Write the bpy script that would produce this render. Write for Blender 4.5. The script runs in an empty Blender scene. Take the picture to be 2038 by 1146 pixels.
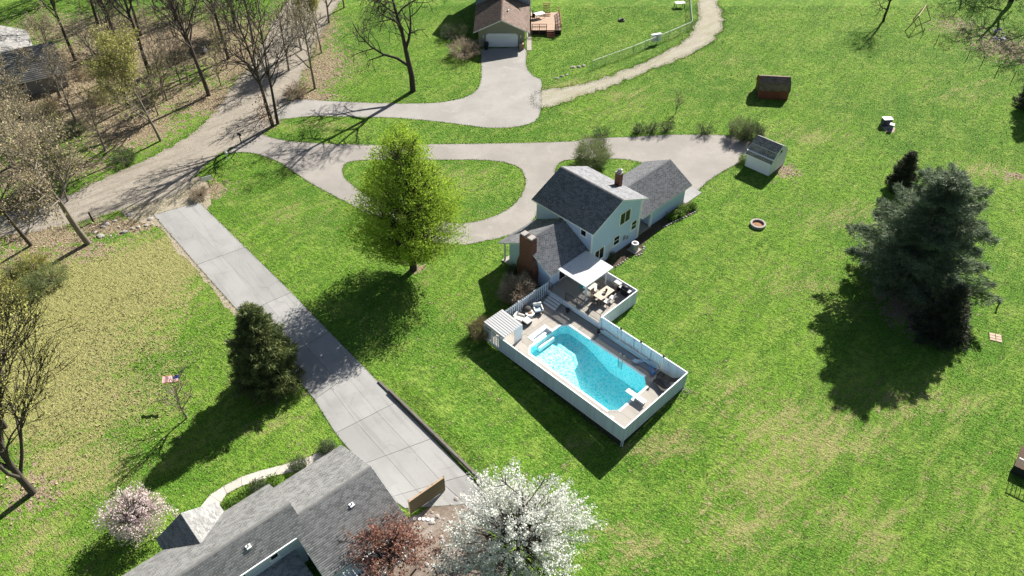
import bpy, math, random
import numpy as np
from mathutils import Matrix, Vector

# ------------------------------------------------------------------ camera, sky, sun, exposure
scene = bpy.context.scene
C = scene.collection
cam_data = bpy.data.cameras.new('camera')
cam_data.lens = 28.0
cam_data.sensor_width = 36.0
cam_data.clip_end = 3000
cam = bpy.data.objects.new('camera', cam_data)
C.objects.link(cam)
cam.location = (0, 0, 53)
cam.rotation_euler = (math.radians(90 - 42), 0, 0)
scene.camera = cam

SUN_AZ = 56.0      # degrees, counter-clockwise from +X, where the sun stands
SUN_EL = 36.0
world = bpy.data.worlds.new('World')
scene.world = world
world.use_nodes = True
wn = world.node_tree.nodes
wl = world.node_tree.links
sky = wn.new('ShaderNodeTexSky')
sky.sky_type = 'NISHITA'
sky.sun_disc = False
sky.sun_elevation = math.radians(SUN_EL)
sky.sun_rotation = math.radians(90 - SUN_AZ)
wl.new(sky.outputs['Color'], wn['Background'].inputs['Color'])
wn['Background'].inputs['Strength'].default_value = 0.04
sun_data = bpy.data.lights.new('sun', 'SUN')
sun_data.energy = 5.0
sun_data.angle = math.radians(0.5)
sun_data.color = (1.0, 0.955, 0.88)
sun = bpy.data.objects.new('sun', sun_data)
C.objects.link(sun)
sdir = Vector((math.cos(math.radians(SUN_AZ)) * math.cos(math.radians(SUN_EL)),
               math.sin(math.radians(SUN_AZ)) * math.cos(math.radians(SUN_EL)), math.sin(math.radians(SUN_EL))))
sun.rotation_euler = sdir.to_track_quat('Z', 'Y').to_euler()
scene.view_settings.view_transform = 'Standard'
scene.view_settings.look = 'None'
scene.view_settings.gamma = 1.0
scene.view_settings.exposure = 1.1
scene.render.engine = 'CYCLES'
scene.cycles.use_denoising = True
scene.cycles.max_bounces = 6
scene.cycles.transparent_max_bounces = 12
scene.cycles.use_adaptive_sampling = True
scene.cycles.adaptive_threshold = 0.02

RNG = np.random.default_rng(7)
random.seed(7)

# ------------------------------------------------------------------ material helpers
class NT:
    def __init__(self, name):
        self.m = bpy.data.materials.new(name)
        self.m.use_nodes = True
        self.t = self.m.node_tree
        self.b = self.t.nodes['Principled BSDF']
        self.out = self.t.nodes['Material Output']
        self.pos = self.t.nodes.new('ShaderNodeNewGeometry').outputs['Position']
    def n(self, typ):
        return self.t.nodes.new(typ)
    def set(self, sock, v):
        if isinstance(v, bpy.types.NodeSocket):
            self.t.links.new(v, sock)
        elif isinstance(v, (tuple, list)) and len(v) == 3 and sock.type == 'RGBA':
            sock.default_value = (*v, 1)
        else:
            sock.default_value = v
    def scaled(self, s, rz=0.0):
        ro = self.n('ShaderNodeMapping')
        self.t.links.new(self.pos, ro.inputs['Vector'])
        ro.inputs['Rotation'].default_value = (0, 0, rz)
        mp = self.n('ShaderNodeMapping')
        self.t.links.new(ro.outputs['Vector'], mp.inputs['Vector'])
        mp.inputs['Scale'].default_value = s
        return mp.outputs['Vector']
    def noise(self, scale, detail=3.0, rough=0.55, vec=None, dist=0.0):
        n = self.n('ShaderNodeTexNoise')
        self.set(n.inputs['Vector'], vec if vec is not None else self.pos)
        n.inputs['Scale'].default_value = scale
        n.inputs['Detail'].default_value = detail
        n.inputs['Roughness'].default_value = rough
        n.inputs['Distortion'].default_value = dist
        return n.outputs['Fac']
    def voro(self, scale, feature='F1', out='Distance', vec=None, rnd=1.0):
        n = self.n('ShaderNodeTexVoronoi')
        n.feature = feature
        self.set(n.inputs['Vector'], vec if vec is not None else self.pos)
        n.inputs['Scale'].default_value = scale
        n.inputs['Randomness'].default_value = rnd
        return n.outputs[out]
    def warped(self, k=0.6, scale=0.7):
        n = self.n('ShaderNodeTexNoise'); n.inputs['Scale'].default_value = scale; n.inputs['Detail'].default_value = 5
        self.t.links.new(self.pos, n.inputs['Vector'])
        v = self.n('ShaderNodeVectorMath'); v.operation = 'MULTIPLY_ADD'
        self.t.links.new(n.outputs['Color'], v.inputs[0]); v.inputs[1].default_value = (k, k, k); self.t.links.new(self.pos, v.inputs[2])
        return v.outputs[0]
    def mix(self, fac, a, b, mode='MIX'):
        n = self.n('ShaderNodeMix')
        n.data_type = 'RGBA'
        n.blend_type = mode
        self.set(n.inputs['Factor'], fac)
        self.set(n.inputs[6], a)
        self.set(n.inputs[7], b)
        return n.outputs[2]
    def math(self, op, a, b=0.0, clamp=False):
        n = self.n('ShaderNodeMath')
        n.operation = op
        n.use_clamp = clamp
        self.set(n.inputs[0], a)
        self.set(n.inputs[1], b)
        return n.outputs[0]
    def ss(self, x, lo, hi):
        n = self.n('ShaderNodeMapRange')
        n.interpolation_type = 'SMOOTHSTEP'
        self.set(n.inputs[0], x)
        n.inputs[1].default_value = lo
        n.inputs[2].default_value = hi
        return n.outputs[0]
    def attr(self, name):
        n = self.n('ShaderNodeAttribute')
        n.attribute_name = name
        return n.outputs['Fac']
    def bump(self, h, strength=0.5, dist=0.05):
        n = self.n('ShaderNodeBump')
        n.inputs['Strength'].default_value = strength
        n.inputs['Distance'].default_value = dist
        self.set(n.inputs['Height'], h)
        self.t.links.new(n.outputs['Normal'], self.b.inputs['Normal'])
    def col(self, c):
        self.set(self.b.inputs['Base Color'], c)
    def rough(self, r, spec=0.3):
        self.b.inputs['Roughness'].default_value = r
        self.b.inputs['Specular IOR Level'].default_value = spec

def scale3(c, k):
    return tuple(min(1.0, x * k) for x in c)

MATS = {}
def plain(name, c, rough=0.7, var=0.25, scale=3.0, bump=0.15, bscale=25.0, spec=0.3, metal=0.0, rnd=False):
    if name in MATS:
        return MATS[name]
    t = NT(name)
    f = t.noise(scale, 4, 0.6)
    cc = t.mix(f, scale3(c, 1 - var), scale3(c, 1 + var))
    f2 = t.noise(scale * 7, 3, 0.6)
    cc = t.mix(t.math('MULTIPLY', f2, 0.5), cc, scale3(c, 1 - var * 0.8))
    if rnd:
        o = t.n('ShaderNodeObjectInfo').outputs['Random']
        cc = t.mix(t.math('MULTIPLY', o, 0.6), cc, scale3(c, 0.72))
    t.col(cc)
    t.rough(rough, spec)
    t.b.inputs['Metallic'].default_value = metal
    if bump:
        t.bump(t.noise(bscale, 3, 0.6), bump, 0.02)
    MATS[name] = t.m
    return t.m

def leafmat(name, c1, c2, c3, trans=0.35, scale=0.9, fine=9.0, rough=0.6):
    """leaves: three tints in patches, some light passing through"""
    t = NT(name)
    f = t.ss(t.noise(scale, 3, 0.6), 0.3, 0.7)
    g = t.ss(t.noise(fine, 2, 0.7), 0.32, 0.68)
    cc = t.mix(f, c1, c2)
    cc = t.mix(t.math('MULTIPLY', g, 0.7), cc, c3)
    t.col(cc)
    t.rough(rough, 0.25)
    tr = t.n('ShaderNodeBsdfTranslucent')
    t.set(tr.inputs['Color'], cc)
    mx = t.n('ShaderNodeMixShader')
    mx.inputs[0].default_value = trans
    t.t.links.new(t.b.outputs[0], mx.inputs[1])
    t.t.links.new(tr.outputs[0], mx.inputs[2])
    t.t.links.new(mx.outputs[0], t.out.inputs['Surface'])
    MATS[name] = t.m
    return t.m

def shingle_mat(name, c, var=0.35):
    t = NT(name)
    r = t.attr('rnd')
    cc = t.mix(r, scale3(c, 1 - var), scale3(c, 1 + var))
    cc = t.mix(t.math('MULTIPLY', t.noise(60, 2, 0.7), 0.45), cc, scale3(c, 0.55))
    cc = t.mix(t.math('MULTIPLY', t.ss(t.noise(0.5, 3, 0.6), 0.45, 0.8), 0.3), cc, scale3(c, 1.25))
    t.col(cc)
    t.rough(0.92, 0.15)
    t.bump(t.noise(90, 2, 0.7), 0.4, 0.01)
    MATS[name] = t.m
    return t.m

# ------------------------------------------------------------------ mesh helpers
def tag(o, label=None, cat=None, group=None, kind=None):
    if label: o['label'] = label
    if cat: o['category'] = cat
    if group: o['group'] = group
    if kind: o['kind'] = kind
    return o

def empty(name, loc=(0, 0, 0), rz=0.0, label=None, cat=None, group=None):
    o = bpy.data.objects.new(name, None)
    C.objects.link(o)
    o.empty_display_size = 0.2
    o.location = loc if len(loc) == 3 else (loc[0], loc[1], 0)
    o.rotation_euler = (0, 0, rz)
    return tag(o, label, cat, group)

def link(name, mesh, parent=None, loc=(0, 0, 0), rz=0.0):
    o = bpy.data.objects.new(name, mesh)
    C.objects.link(o)
    o.location = loc
    o.rotation_euler = (0, 0, rz)
    if parent is not None:
        o.parent = parent
    return o

def copy_tree(o, parent=None):
    c = o.copy()
    C.objects.link(c)
    c.parent = parent
    for ch in o.children:
        copy_tree(ch, c)
    return c

class MB:
    """collects shapes for one mesh"""
    def __init__(self):
        self.v = []
        self.f = []
    def add(self, vs, fs):
        k = len(self.v)
        self.v.extend([tuple(map(float, p)) for p in vs])
        self.f.extend([tuple(i + k for i in f) for f in fs])
        return self
    def box(self, x0, x1, y0, y1, z0, z1):
        return self.add([(x0, y0, z0), (x1, y0, z0), (x1, y1, z0), (x0, y1, z0), (x0, y0, z1), (x1, y0, z1), (x1, y1, z1), (x0, y1, z1)],
                        [(3, 2, 1, 0), (4, 5, 6, 7), (0, 1, 5, 4), (1, 2, 6, 5), (2, 3, 7, 6), (3, 0, 4, 7)])
    def bar(self, p, q, w, h=None):
        """square bar between two points"""
        h = h or w
        p = Vector(p); q = Vector(q); d = (q - p).normalized()
        s = d.cross(Vector((0, 0, 1)))
        if s.length < 1e-4: s = Vector((1, 0, 0))
        s.normalize(); u = s.cross(d)
        vs = []
        for e in (p, q):
            for a, b in ((-1, -1), (1, -1), (1, 1), (-1, 1)):
                vs.append(e + s * a * w / 2 + u * b * h / 2)
        return self.add(vs, [(3, 2, 1, 0), (4, 5, 6, 7), (0, 1, 5, 4), (1, 2, 6, 5), (2, 3, 7, 6), (3, 0, 4, 7)])
    def prism(self, poly, z0, z1):
        n = len(poly)
        a = sum(poly[i][0] * poly[(i + 1) % n][1] - poly[(i + 1) % n][0] * poly[i][1] for i in range(n))
        if a < 0: poly = poly[::-1]
        vs = [(x, y, z0) for x, y in poly] + [(x, y, z1) for x, y in poly]
        fs = [tuple(range(n - 1, -1, -1)), tuple(range(n, 2 * n))]
        fs += [(i, (i + 1) % n, n + (i + 1) % n, n + i) for i in range(n)]
        return self.add(vs, fs)
    def slab(self, quad, t):
        """a quad in space thickened downward along z"""
        n = len(quad)
        vs = [tuple(p) for p in quad] + [(p[0], p[1], p[2] - t) for p in quad]
        fs = [tuple(range(n)), tuple(range(2 * n - 1, n - 1, -1))] + [(i, n + i, n + (i + 1) % n, (i + 1) % n) for i in range(n)]
        return self.add(vs, fs)
    def tube(self, ps, rs, n=6, cap=True):
        ps = np.asarray(ps, float); k = len(ps)
        if np.isscalar(rs): rs = [rs] * k
        tan = np.gradient(ps, axis=0)
        tan /= np.maximum(np.linalg.norm(tan, axis=1), 1e-9)[:, None]
        ref = np.array([1.0, 0, 0]) if abs(tan[0][0]) < 0.8 else np.array([0, 1.0, 0])
        s = np.cross(tan, ref); s /= np.linalg.norm(s, axis=1)[:, None]
        u = np.cross(s, tan)
        ang = np.arange(n) * 2 * np.pi / n
        ring = ps[:, None] + np.asarray(rs, float)[:, None, None] * (s[:, None] * np.cos(ang)[None, :, None] + u[:, None] * np.sin(ang)[None, :, None])
        fs = []
        for i in range(k - 1):
            for j in range(n):
                j2 = (j + 1) % n
                fs.append((i * n + j, (i + 1) * n + j, (i + 1) * n + j2, i * n + j2))
        if cap:
            fs.append(tuple(range(n))); fs.append(tuple(range((k - 1) * n + n - 1, (k - 1) * n - 1, -1)))
        return self.add(ring.reshape(-1, 3), fs)
    def lathe(self, prof, n=16, c=(0, 0, 0)):
        vs = []; fs = []
        for r, z in prof:
            for j in range(n):
                a = 2 * math.pi * j / n
                vs.append((c[0] + r * math.cos(a), c[1] + r * math.sin(a), c[2] + z))
        for i in range(len(prof) - 1):
            for j in range(n):
                j2 = (j + 1) % n
                fs.append((i * n + j, i * n + j2, (i + 1) * n + j2, (i + 1) * n + j))
        fs.append(tuple(range(n - 1, -1, -1))); fs.append(tuple(range((len(prof) - 1) * n, len(prof) * n)))
        return self.add(vs, fs)
    def mesh(self, name, mat, smooth=False):
        me = bpy.data.meshes.new(name)
        me.from_pydata(self.v, [], self.f)
        me.materials.append(mat)
        if smooth:
            me.polygons.foreach_set('use_smooth', [True] * len(me.polygons))
        me.update()
        return me
    def build(self, name, mat, parent=None, loc=(0, 0, 0), rz=0.0, smooth=False, bevel=0.0):
        o = link(name, self.mesh(name, mat, smooth), parent, loc, rz)
        if bevel:
            m = o.modifiers.new('bevel', 'BEVEL'); m.width = bevel; m.segments = 2; m.limit_method = 'ANGLE'
        return o

def fast_mesh(name, verts, faces, mat, smooth=False):
    verts = np.ascontiguousarray(verts, np.float32); faces = np.ascontiguousarray(faces, np.int32)
    me = bpy.data.meshes.new(name)
    me.vertices.add(len(verts)); me.vertices.foreach_set('co', verts.ravel())
    k = faces.shape[1]
    me.loops.add(faces.size); me.loops.foreach_set('vertex_index', faces.ravel())
    me.polygons.add(len(faces)); me.polygons.foreach_set('loop_start', np.arange(0, faces.size, k, dtype=np.int32))
    if smooth: me.polygons.foreach_set('use_smooth', np.ones(len(faces), bool))
    me.materials.append(mat)
    me.update(calc_edges=True)
    return me

def unit(v):
    return v / np.maximum(np.linalg.norm(v, axis=-1, keepdims=True), 1e-9)

def leaf_quads(cen, size, rng, updir=0.3, aspect=0.7):
    """one small bent-free leaf face per centre"""
    n = len(cen)
    nrm = unit(rng.normal(size=(n, 3)) + np.array([0, 0, updir]))
    a = unit(np.cross(nrm, rng.normal(size=(n, 3))))
    b = np.cross(nrm, a)
    s = (size * rng.uniform(0.6, 1.35, n))[:, None]
    vs = np.stack([cen - a * s * 0.5, cen - b * s * aspect * 0.5, cen + a * s * 0.5, cen + b * s * aspect * 0.5], 1).reshape(-1, 3)
    return vs, np.arange(4 * n).reshape(-1, 4)

def blades(cen, dirs, length, width, rng):
    """thin pointed triangles: needles, grass"""
    n = len(cen)
    d = unit(dirs)
    s = unit(np.cross(d, rng.normal(size=(n, 3))))
    L = (length * rng.uniform(0.6, 1.3, n))[:, None]
    vs = np.stack([cen - s * width / 2, cen + s * width / 2, cen + d * L], 1).reshape(-1, 3)
    return vs, np.arange(3 * n).reshape(-1, 3)

# house frame: u runs along the ridge towards the pool, w along the garage
HO = Vector((13.2734, 66.8936, 0.0))
HA = math.radians(-45.3)
def hw(u, w, z=0.0):
    c, s = math.cos(HA), math.sin(HA)
    return Vector((HO.x + u * c - w * s, HO.y + u * s + w * c, z))
def lh(x, y):
    c, s = math.cos(HA), math.sin(HA); dx, dy = x - HO.x, y - HO.y
    return dx * c + dy * s, -dx * s + dy * c

# ------------------------------------------------------------------ lie of the land
WALL0 = np.array((-11.80, 46.51)); WALL1 = np.array((-2.23, 35.85))
WD = (WALL1 - WALL0) / np.linalg.norm(WALL1 - WALL0); WNRM = np.array([-WD[1], WD[0]])
if WNRM[0] < 0: WNRM = -WNRM
WLEN = float(np.linalg.norm(WALL1 - WALL0))

def hz(x, y):
    x = np.asarray(x, float); y = np.asarray(y, float)
    c, s = math.cos(HA), math.sin(HA); dx, dy = x - HO.x, y - HO.y
    u, w = dx * c + dy * s, -dx * s + dy * c
    z = -0.92 * np.clip(u / 16.5, 0, 1) * np.exp(-(np.maximum(u - 16.8, 0) / 5.0) ** 2) * np.exp(-((w + 25.0) / 7.0) ** 2)
    t = (x - WALL0[0]) * WD[0] + (y - WALL0[1]) * WD[1]
    d = (x - WALL0[0]) * WNRM[0] + (y - WALL0[1]) * WNRM[1]
    along = np.clip(t / 3.0, 0, 1) * np.clip((WLEN - t) / 2.0, 0, 1)
    z = z + 0.42 * along * np.where(d > 1.0, np.exp(-(np.maximum(d, 0) / 4.0) ** 2), 0)
    hole = (u > 2.5) & (u < 14.7) & (w > -21.2) & (w < -14.2)
    return np.where(hole, -3.0, z)

def hz1(x, y):
    return float(hz(x, y))

DRY = [(*(-43.21, 58.34), 11, 6, 1.25), (*(-36.28, 62.97), 6, 5, 1.15), (*(-44.29, 50.79), 9, 7, 1.2), (*(-39.62, 44.24), 8, 5, .85), (*(-34.02, 44.24), 6, 4, .65), (*(-34.93, 38.02), 6, 4, .7), (*(-35.52, 50.79), 6, 4, .7), (*(-23.83, 70.73), 6, 4, .33), (*(-14.27, 54.08), 2, 2, .2),
       (*(-7.64, 78.60), 7, 4, .42), (*(-3.30, 71.66), 4, 2, .3), (*(15.78, 97.96), 9, 3, .35), (*(31.55, 108.43), 6, 4, .3), (*(25.01, 41.02), 7, 5, .5), (*(20.48, 36.13), 5, 5, .45),
       (*(8.47, 30.52), 4, 3, .5), (*(12.38, 39.99), 4, 1.6, .6), (*(19.88, 44.24), 5, 4, .45), (*(32.81, 44.24), 5, 3, .5), (*(37.98, 44.24), 4, 3, .35), (*(36.71, 70.73), 8, 4, .4),
       (*(29.30, 59.84), 6, 4, .35), (*(21.14, 56.88), 5, 3, .3), (*(36.86, 87.59), 8, 3, .42), (*(-5.76, 55.46), 2.5, 2.5, .35), (*(-9.03, 59.84), 2, 1.5, .45), (*(-17.04, 38.99), 3, 2, .4), (*(-20.05, 41.54), 3, 2, .3),
       (*(-23.83, 90.04), 8, 1.5, .45), (*(-23.12, 106.84), 3, 6, .45), (*(-0.96, 59.84), 3, 2, .2), (*(9.12, 100.80), 8, 3, .4), (*(60.76, 99.37), 8, 5, .35), (*(56.20, 79.66), 5, 3, .5),
       (*(15.34, 93.89), 10, 3, .25), (*(-34.62, 30.92), 4, 4, .45), (*(25.51, 32.16), 5, 5, .42), (*(33.89, 34.32), 5, 5, .3), (*(16.14, 32.16), 4, 4, .5), (*(5.01, 40.50), 3, 2, .35), (*(-31.73, 75.53), 2, 3, .3)]
LITTER = [(*(-64.49, 105.29), 14, 9, .8), (*(-52.05, 113.39), 12, 9, .75), (*(-48.59, 88.81), 6, 5, .7), (*(-40.53, 96.58), 4, 4, .75), (*(-40.19, 108.43), 4, 7, .8), (*(-55.36, 71.66), 6, 3, .7), (*(-34.82, 90.04), 3, 3, .5), (*(-51.85, 62.97), 5, 4, .5), (*(-30.79, 116.87), 4, 10, .6), (*(-64.88, 96.58), 16, 9, .75), (*(-53.88, 92.58), 11, 8, .62), (*(-47.06, 97.96), 10, 7, .6), (*(-45.73, 115.11), 12, 10, .62), (*(-61.56, 118.68), 20, 8, .62), (*(-57.28, 79.66), 8, 6, .6),
          (*(-52.34, 80.73), 6, 3, .6), (*(-27.19, 105.29), 3.5, 9, .72), (*(-33.42, 122.40), 6, 10, .55), (*(-27.12, 97.26), 4, 2, .75), (*(-50.04, 67.15), 6, 2.5, .75), (*(-42.87, 68.91), 4.5, 1.6, .9), (*(-45.77, 64.61), 5, 2, .6),
          (*(-34.67, 75.73), 2, 2, .8), (*(-31.73, 90.67), 2, 2, .7), (*(-37.29, 35.21), 3, 3, .5), (*(69.49, 120.52), 5, 4, .45), (*(73.35, 113.39), 6, 6, .5), (*(74.78, 110.05), 5, 4, .5), (*(1.04, 58.34), 2, 2, .8),
          (*(39.02, 56.17), 3.5, 4, .85), (*(-21.16, 46.51), 2.5, 2, .7), (*(32.61, 79.66), 1.5, 1.5, .8), (*(-9.70, 61.78), .9, .7, .8), (*(59.29, 78.60), 2, 1, .7)]

def spots(tab, x, y):
    v = np.zeros_like(np.asarray(x, float))
    for cx, cy, rx, ry, a in tab:
        v = np.maximum(v, a * np.exp(-((x - cx) / rx) ** 2 - ((y - cy) / ry) ** 2)) + 0.25 * a * np.exp(-((x - cx) / rx) ** 2 - ((y - cy) / ry) ** 2)
    return v

def grass_material():
    t = NT('lawn_grass')
    n0 = t.noise(0.06, 3, 0.55)
    n1 = t.noise(0.35, 3, 0.6, dist=0.6)
    n2 = t.noise(1.3, 4, 0.65)
    n3 = t.noise(1.0, 4, 0.7, vec=t.scaled((1.9, 3.2, 3.0), 0.6))
    n4 = t.noise(1.0, 3, 0.7, vec=t.scaled((6.5, 9.5, 9), 0.6))
    n5 = t.noise(1.0, 4, 0.62, vec=t.scaled((0.12, 0.5, 1.0), -0.95), dist=1.1)
    n6 = t.noise(1.0, 4, 0.62, vec=t.scaled((0.16, 0.6, 1.0), -0.75), dist=1.3)
    g = t.mix(t.ss(n0, 0.38, 0.62), (0.060, 0.178, 0.013), (0.145, 0.285, 0.025))
    g = t.mix(t.math('MULTIPLY', t.ss(n1, 0.42, 0.64), 0.7), g, (0.225, 0.32, 0.058))
    g = t.mix(t.math('MULTIPLY', t.ss(n5, 0.46, 0.62), 0.6), g, (0.052, 0.155, 0.012))
    g = t.mix(t.math('MULTIPLY', t.ss(n6, 0.5, 0.68), 0.55), g, (0.27, 0.35, 0.075))
    g = t.mix(t.math('MULTIPLY', t.ss(n2, 0.44, 0.64), 0.66), g, (0.040, 0.122, 0.010))
    g = t.mix(t.math('MULTIPLY', t.ss(n3, 0.46, 0.64), 0.70), g, (0.026, 0.080, 0.008))
    g = t.mix(t.math('MULTIPLY', t.ss(n4, 0.46, 0.68), 0.72), g, (0.29, 0.41, 0.075))
    d = t.math('ADD', t.math('ADD', t.attr('dry'), -0.06), t.math('MULTIPLY', t.math('SUBTRACT', n2, 0.5), 1.2))
    d = t.math('ADD', d, t.math('MULTIPLY', t.math('SUBTRACT', n3, 0.5), 1.3))
    d = t.math('ADD', d, t.math('MULTIPLY', t.math('SUBTRACT', n4, 0.5), 0.9))
    d = t.math('ADD', d, t.math('MULTIPLY', t.math('SUBTRACT', n6, 0.5), 1.3))
    dry = t.mix(n4, (0.22, 0.205, 0.065), (0.46, 0.40, 0.20))
    g = t.mix(t.math('MULTIPLY', t.ss(d, 0.22, 0.85), 0.78), g, dry)
    l = t.math('ADD', t.attr('litter'), t.math('MULTIPLY', t.math('SUBTRACT', n2, 0.5), 2.2))
    l = t.math('ADD', l, t.math('MULTIPLY', t.math('SUBTRACT', n3, 0.5), 1.8))
    lit = t.mix(t.ss(n4, 0.3, 0.7), (0.16, 0.11, 0.07), (0.46, 0.36, 0.26))
    g = t.mix(t.math('MULTIPLY', t.ss(l, 0.38, 0.62), 0.9), g, lit)
    t.col(g)
    t.rough(0.9, 0.12)
    h = t.math('ADD', t.math('MULTIPLY', n3, 1.0), t.math('MULTIPLY', n4, 0.6))
    t.bump(h, 1.0, 0.22)
    MATS['grass'] = t.m
    return t.m
M_grass = grass_material()

def axis(parts):
    out = []
    for a, b, s in parts:
        out += list(np.arange(a, b - 1e-6, s))
    out.append(parts[-1][1])
    return np.array(out)

gx = axis([(-900, -200, 100), (-200, -100, 10), (-100, -62, 2), (-62, 62, 0.7), (62, 100, 2), (100, 200, 10), (200, 900, 100)])
gy = axis([(-500, 0, 50), (0, 20, 4), (20, 100, 0.7), (100, 140, 1.4), (140, 200, 10), (200, 1600, 100)])
X, Y = np.meshgrid(gx, gy)
Z = hz(X, Y)
nx, ny = len(gx), len(gy)
vid = np.arange(nx * ny).reshape(ny, nx)
faces = np.stack([vid[:-1, :-1], vid[:-1, 1:], vid[1:, 1:], vid[1:, :-1]], -1).reshape(-1, 4)
me = fast_mesh('lawn', np.stack([X, Y, Z], -1).reshape(-1, 3), faces, M_grass, True)
for nm, tab in (('dry', DRY), ('litter', LITTER)):
    at_ = me.attributes.new(nm, 'FLOAT', 'POINT')
    at_.data.foreach_set('value', spots(tab, X, Y).ravel().astype(np.float32))
lawn = link('lawn', me)
tag(lawn, 'green lawn with straw coloured patches around the houses', 'lawn', kind='structure')

# ------------------------------------------------------------------ roads, drives, paths
def smooth_loop(p, k=6, jit=0.0, seed=1):
    p = np.array(p); n = len(p); out = []; r = np.random.default_rng(seed)
    for i in range(n):
        p0, p1, p2, p3 = p[i - 1], p[i], p[(i + 1) % n], p[(i + 2) % n]
        for j in range(k):
            t = j / k
            out.append(0.5 * ((2 * p1) + (-p0 + p2) * t + (2 * p0 - 5 * p1 + 4 * p2 - p3) * t * t + (-p0 + 3 * p1 - 3 * p2 + p3) * t ** 3))
    out = np.array(out)
    return out + r.normal(0, jit, out.shape) if jit else out

from mathutils.geometry import tessellate_polygon
def sheet(name, loops, z, mat, label, cat, thick=0.0):
    pts3 = [[Vector((x, y, 0)) for x, y in lp] for lp in loops]
    tris = tessellate_polygon(pts3)
    flat = [p for lp in pts3 for p in lp]
    fs = []
    for a, b, c in tris:
        n = (flat[b] - flat[a]).cross(flat[c] - flat[a])
        fs.append((a, b, c) if n.z > 0 else (a, c, b))
    mb = MB(); mb.add([(p.x, p.y, z) for p in flat], fs)
    o = mb.build(name, mat)
    tag(o, label, cat, kind='structure')
    return o

def asphalt(name, c, crack=True):
    t = NT(name)
    n1 = t.noise(0.22, 4, 0.6); n2 = t.noise(1.5, 4, 0.65); n3 = t.noise(30, 2, 0.7)
    cc = t.mix(t.ss(n1, 0.3, 0.7), scale3(c, 0.86), scale3(c, 1.1))
    cc = t.mix(t.math('MULTIPLY', t.ss(n2, 0.45, 0.75), 0.35), cc, scale3(c, 0.78))
    cc = t.mix(t.math('MULTIPLY', n3, 0.4), cc, scale3(c, 0.75))
    if crack:
        v = t.voro(0.16, 'DISTANCE_TO_EDGE', 'Distance', vec=t.warped(1.6, 0.5))
        k = t.math('LESS_THAN', v, 0.0016)
        cc = t.mix(t.math('MULTIPLY', t.math('MULTIPLY', k, t.ss(n1, 0.42, 0.58)), 0.35), cc, scale3(c, 0.4))
    sp = t.noise(0.9, 5, 0.7, dist=1.2)
    cc = t.mix(t.math('MULTIPLY', t.ss(sp, 0.56, 0.7), 0.3), cc, scale3(c, 0.66))
    cc = t.mix(t.math('MULTIPLY', t.ss(t.noise(0.4, 4, 0.6, dist=0.8), 0.58, 0.68), 0.3), cc, scale3(c, 1.25))
    t.col(cc); t.rough(0.9, 0.2)
    t.bump(n3, 0.35, 0.01)
    MATS[name] = t.m
    return t.m

def gravel_mat(name, c1, c2, c3):
    t = NT(name)
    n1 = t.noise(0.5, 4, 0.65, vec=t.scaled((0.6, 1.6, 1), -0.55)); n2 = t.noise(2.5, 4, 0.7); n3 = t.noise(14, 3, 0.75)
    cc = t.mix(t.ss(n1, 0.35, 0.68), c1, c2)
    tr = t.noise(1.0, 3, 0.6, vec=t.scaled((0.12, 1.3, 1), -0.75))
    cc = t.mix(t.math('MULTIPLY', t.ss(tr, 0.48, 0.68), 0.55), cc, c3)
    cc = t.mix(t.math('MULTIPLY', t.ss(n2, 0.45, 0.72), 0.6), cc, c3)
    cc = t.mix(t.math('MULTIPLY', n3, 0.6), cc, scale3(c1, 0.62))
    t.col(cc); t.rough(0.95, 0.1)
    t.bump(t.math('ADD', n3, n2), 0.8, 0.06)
    MATS[name] = t.m
    return t.m

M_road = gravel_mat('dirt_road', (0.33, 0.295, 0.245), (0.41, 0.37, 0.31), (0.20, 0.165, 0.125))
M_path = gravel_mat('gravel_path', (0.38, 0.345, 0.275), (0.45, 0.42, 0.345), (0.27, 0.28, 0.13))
M_asph = asphalt('aged_asphalt', (0.315, 0.29, 0.262))
M_asph2 = asphalt('pale_asphalt', (0.33, 0.312, 0.288))
M_dirt = gravel_mat('bare_dirt', (0.40, 0.34, 0.26), (0.47, 0.41, 0.33), (0.27, 0.26, 0.12))

road_loop = [(-74.68, 62.97), (-65.66, 67.15), (-56.68, 70.92), (-54.02, 72.42), (-50.47, 74.74), (-49.54, 76.44), (-46.52, 79.66), (-43.26, 83.17), (-40.57, 88.56), (-39.05, 94.42), (-38.72, 101.09), (-37.79, 106.37), (-37.69, 113.39), (-37.65, 122.78), (-37.07, 130.36), (-36.70, 139.11), (-35.85, 159.47), (-29.05, 159.47), (-27.51, 139.11), (-28.96, 124.32), (-29.55, 115.11), (-29.65, 107.63), (-29.87, 100.80), (-30.10, 95.90), (-30.16, 91.81), (-31.25, 88.56), (-32.58, 86.16), (-34.63, 84.65), (-36.41, 81.72), (-37.37, 78.60), (-37.45, 75.73), (-40.16, 73.08), (-42.75, 72.42), (-46.38, 70.18), (-50.49, 68.20), (-54.72, 66.81), (-62.36, 61.39), (-70.58, 56.88)]
ROAD = smooth_loop(road_loop, 8, 0.16, 3)
sheet('dirt_road', [ROAD], 0.006, M_road, 'tan dirt and gravel road crossed by tree shadows', 'road')
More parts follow.
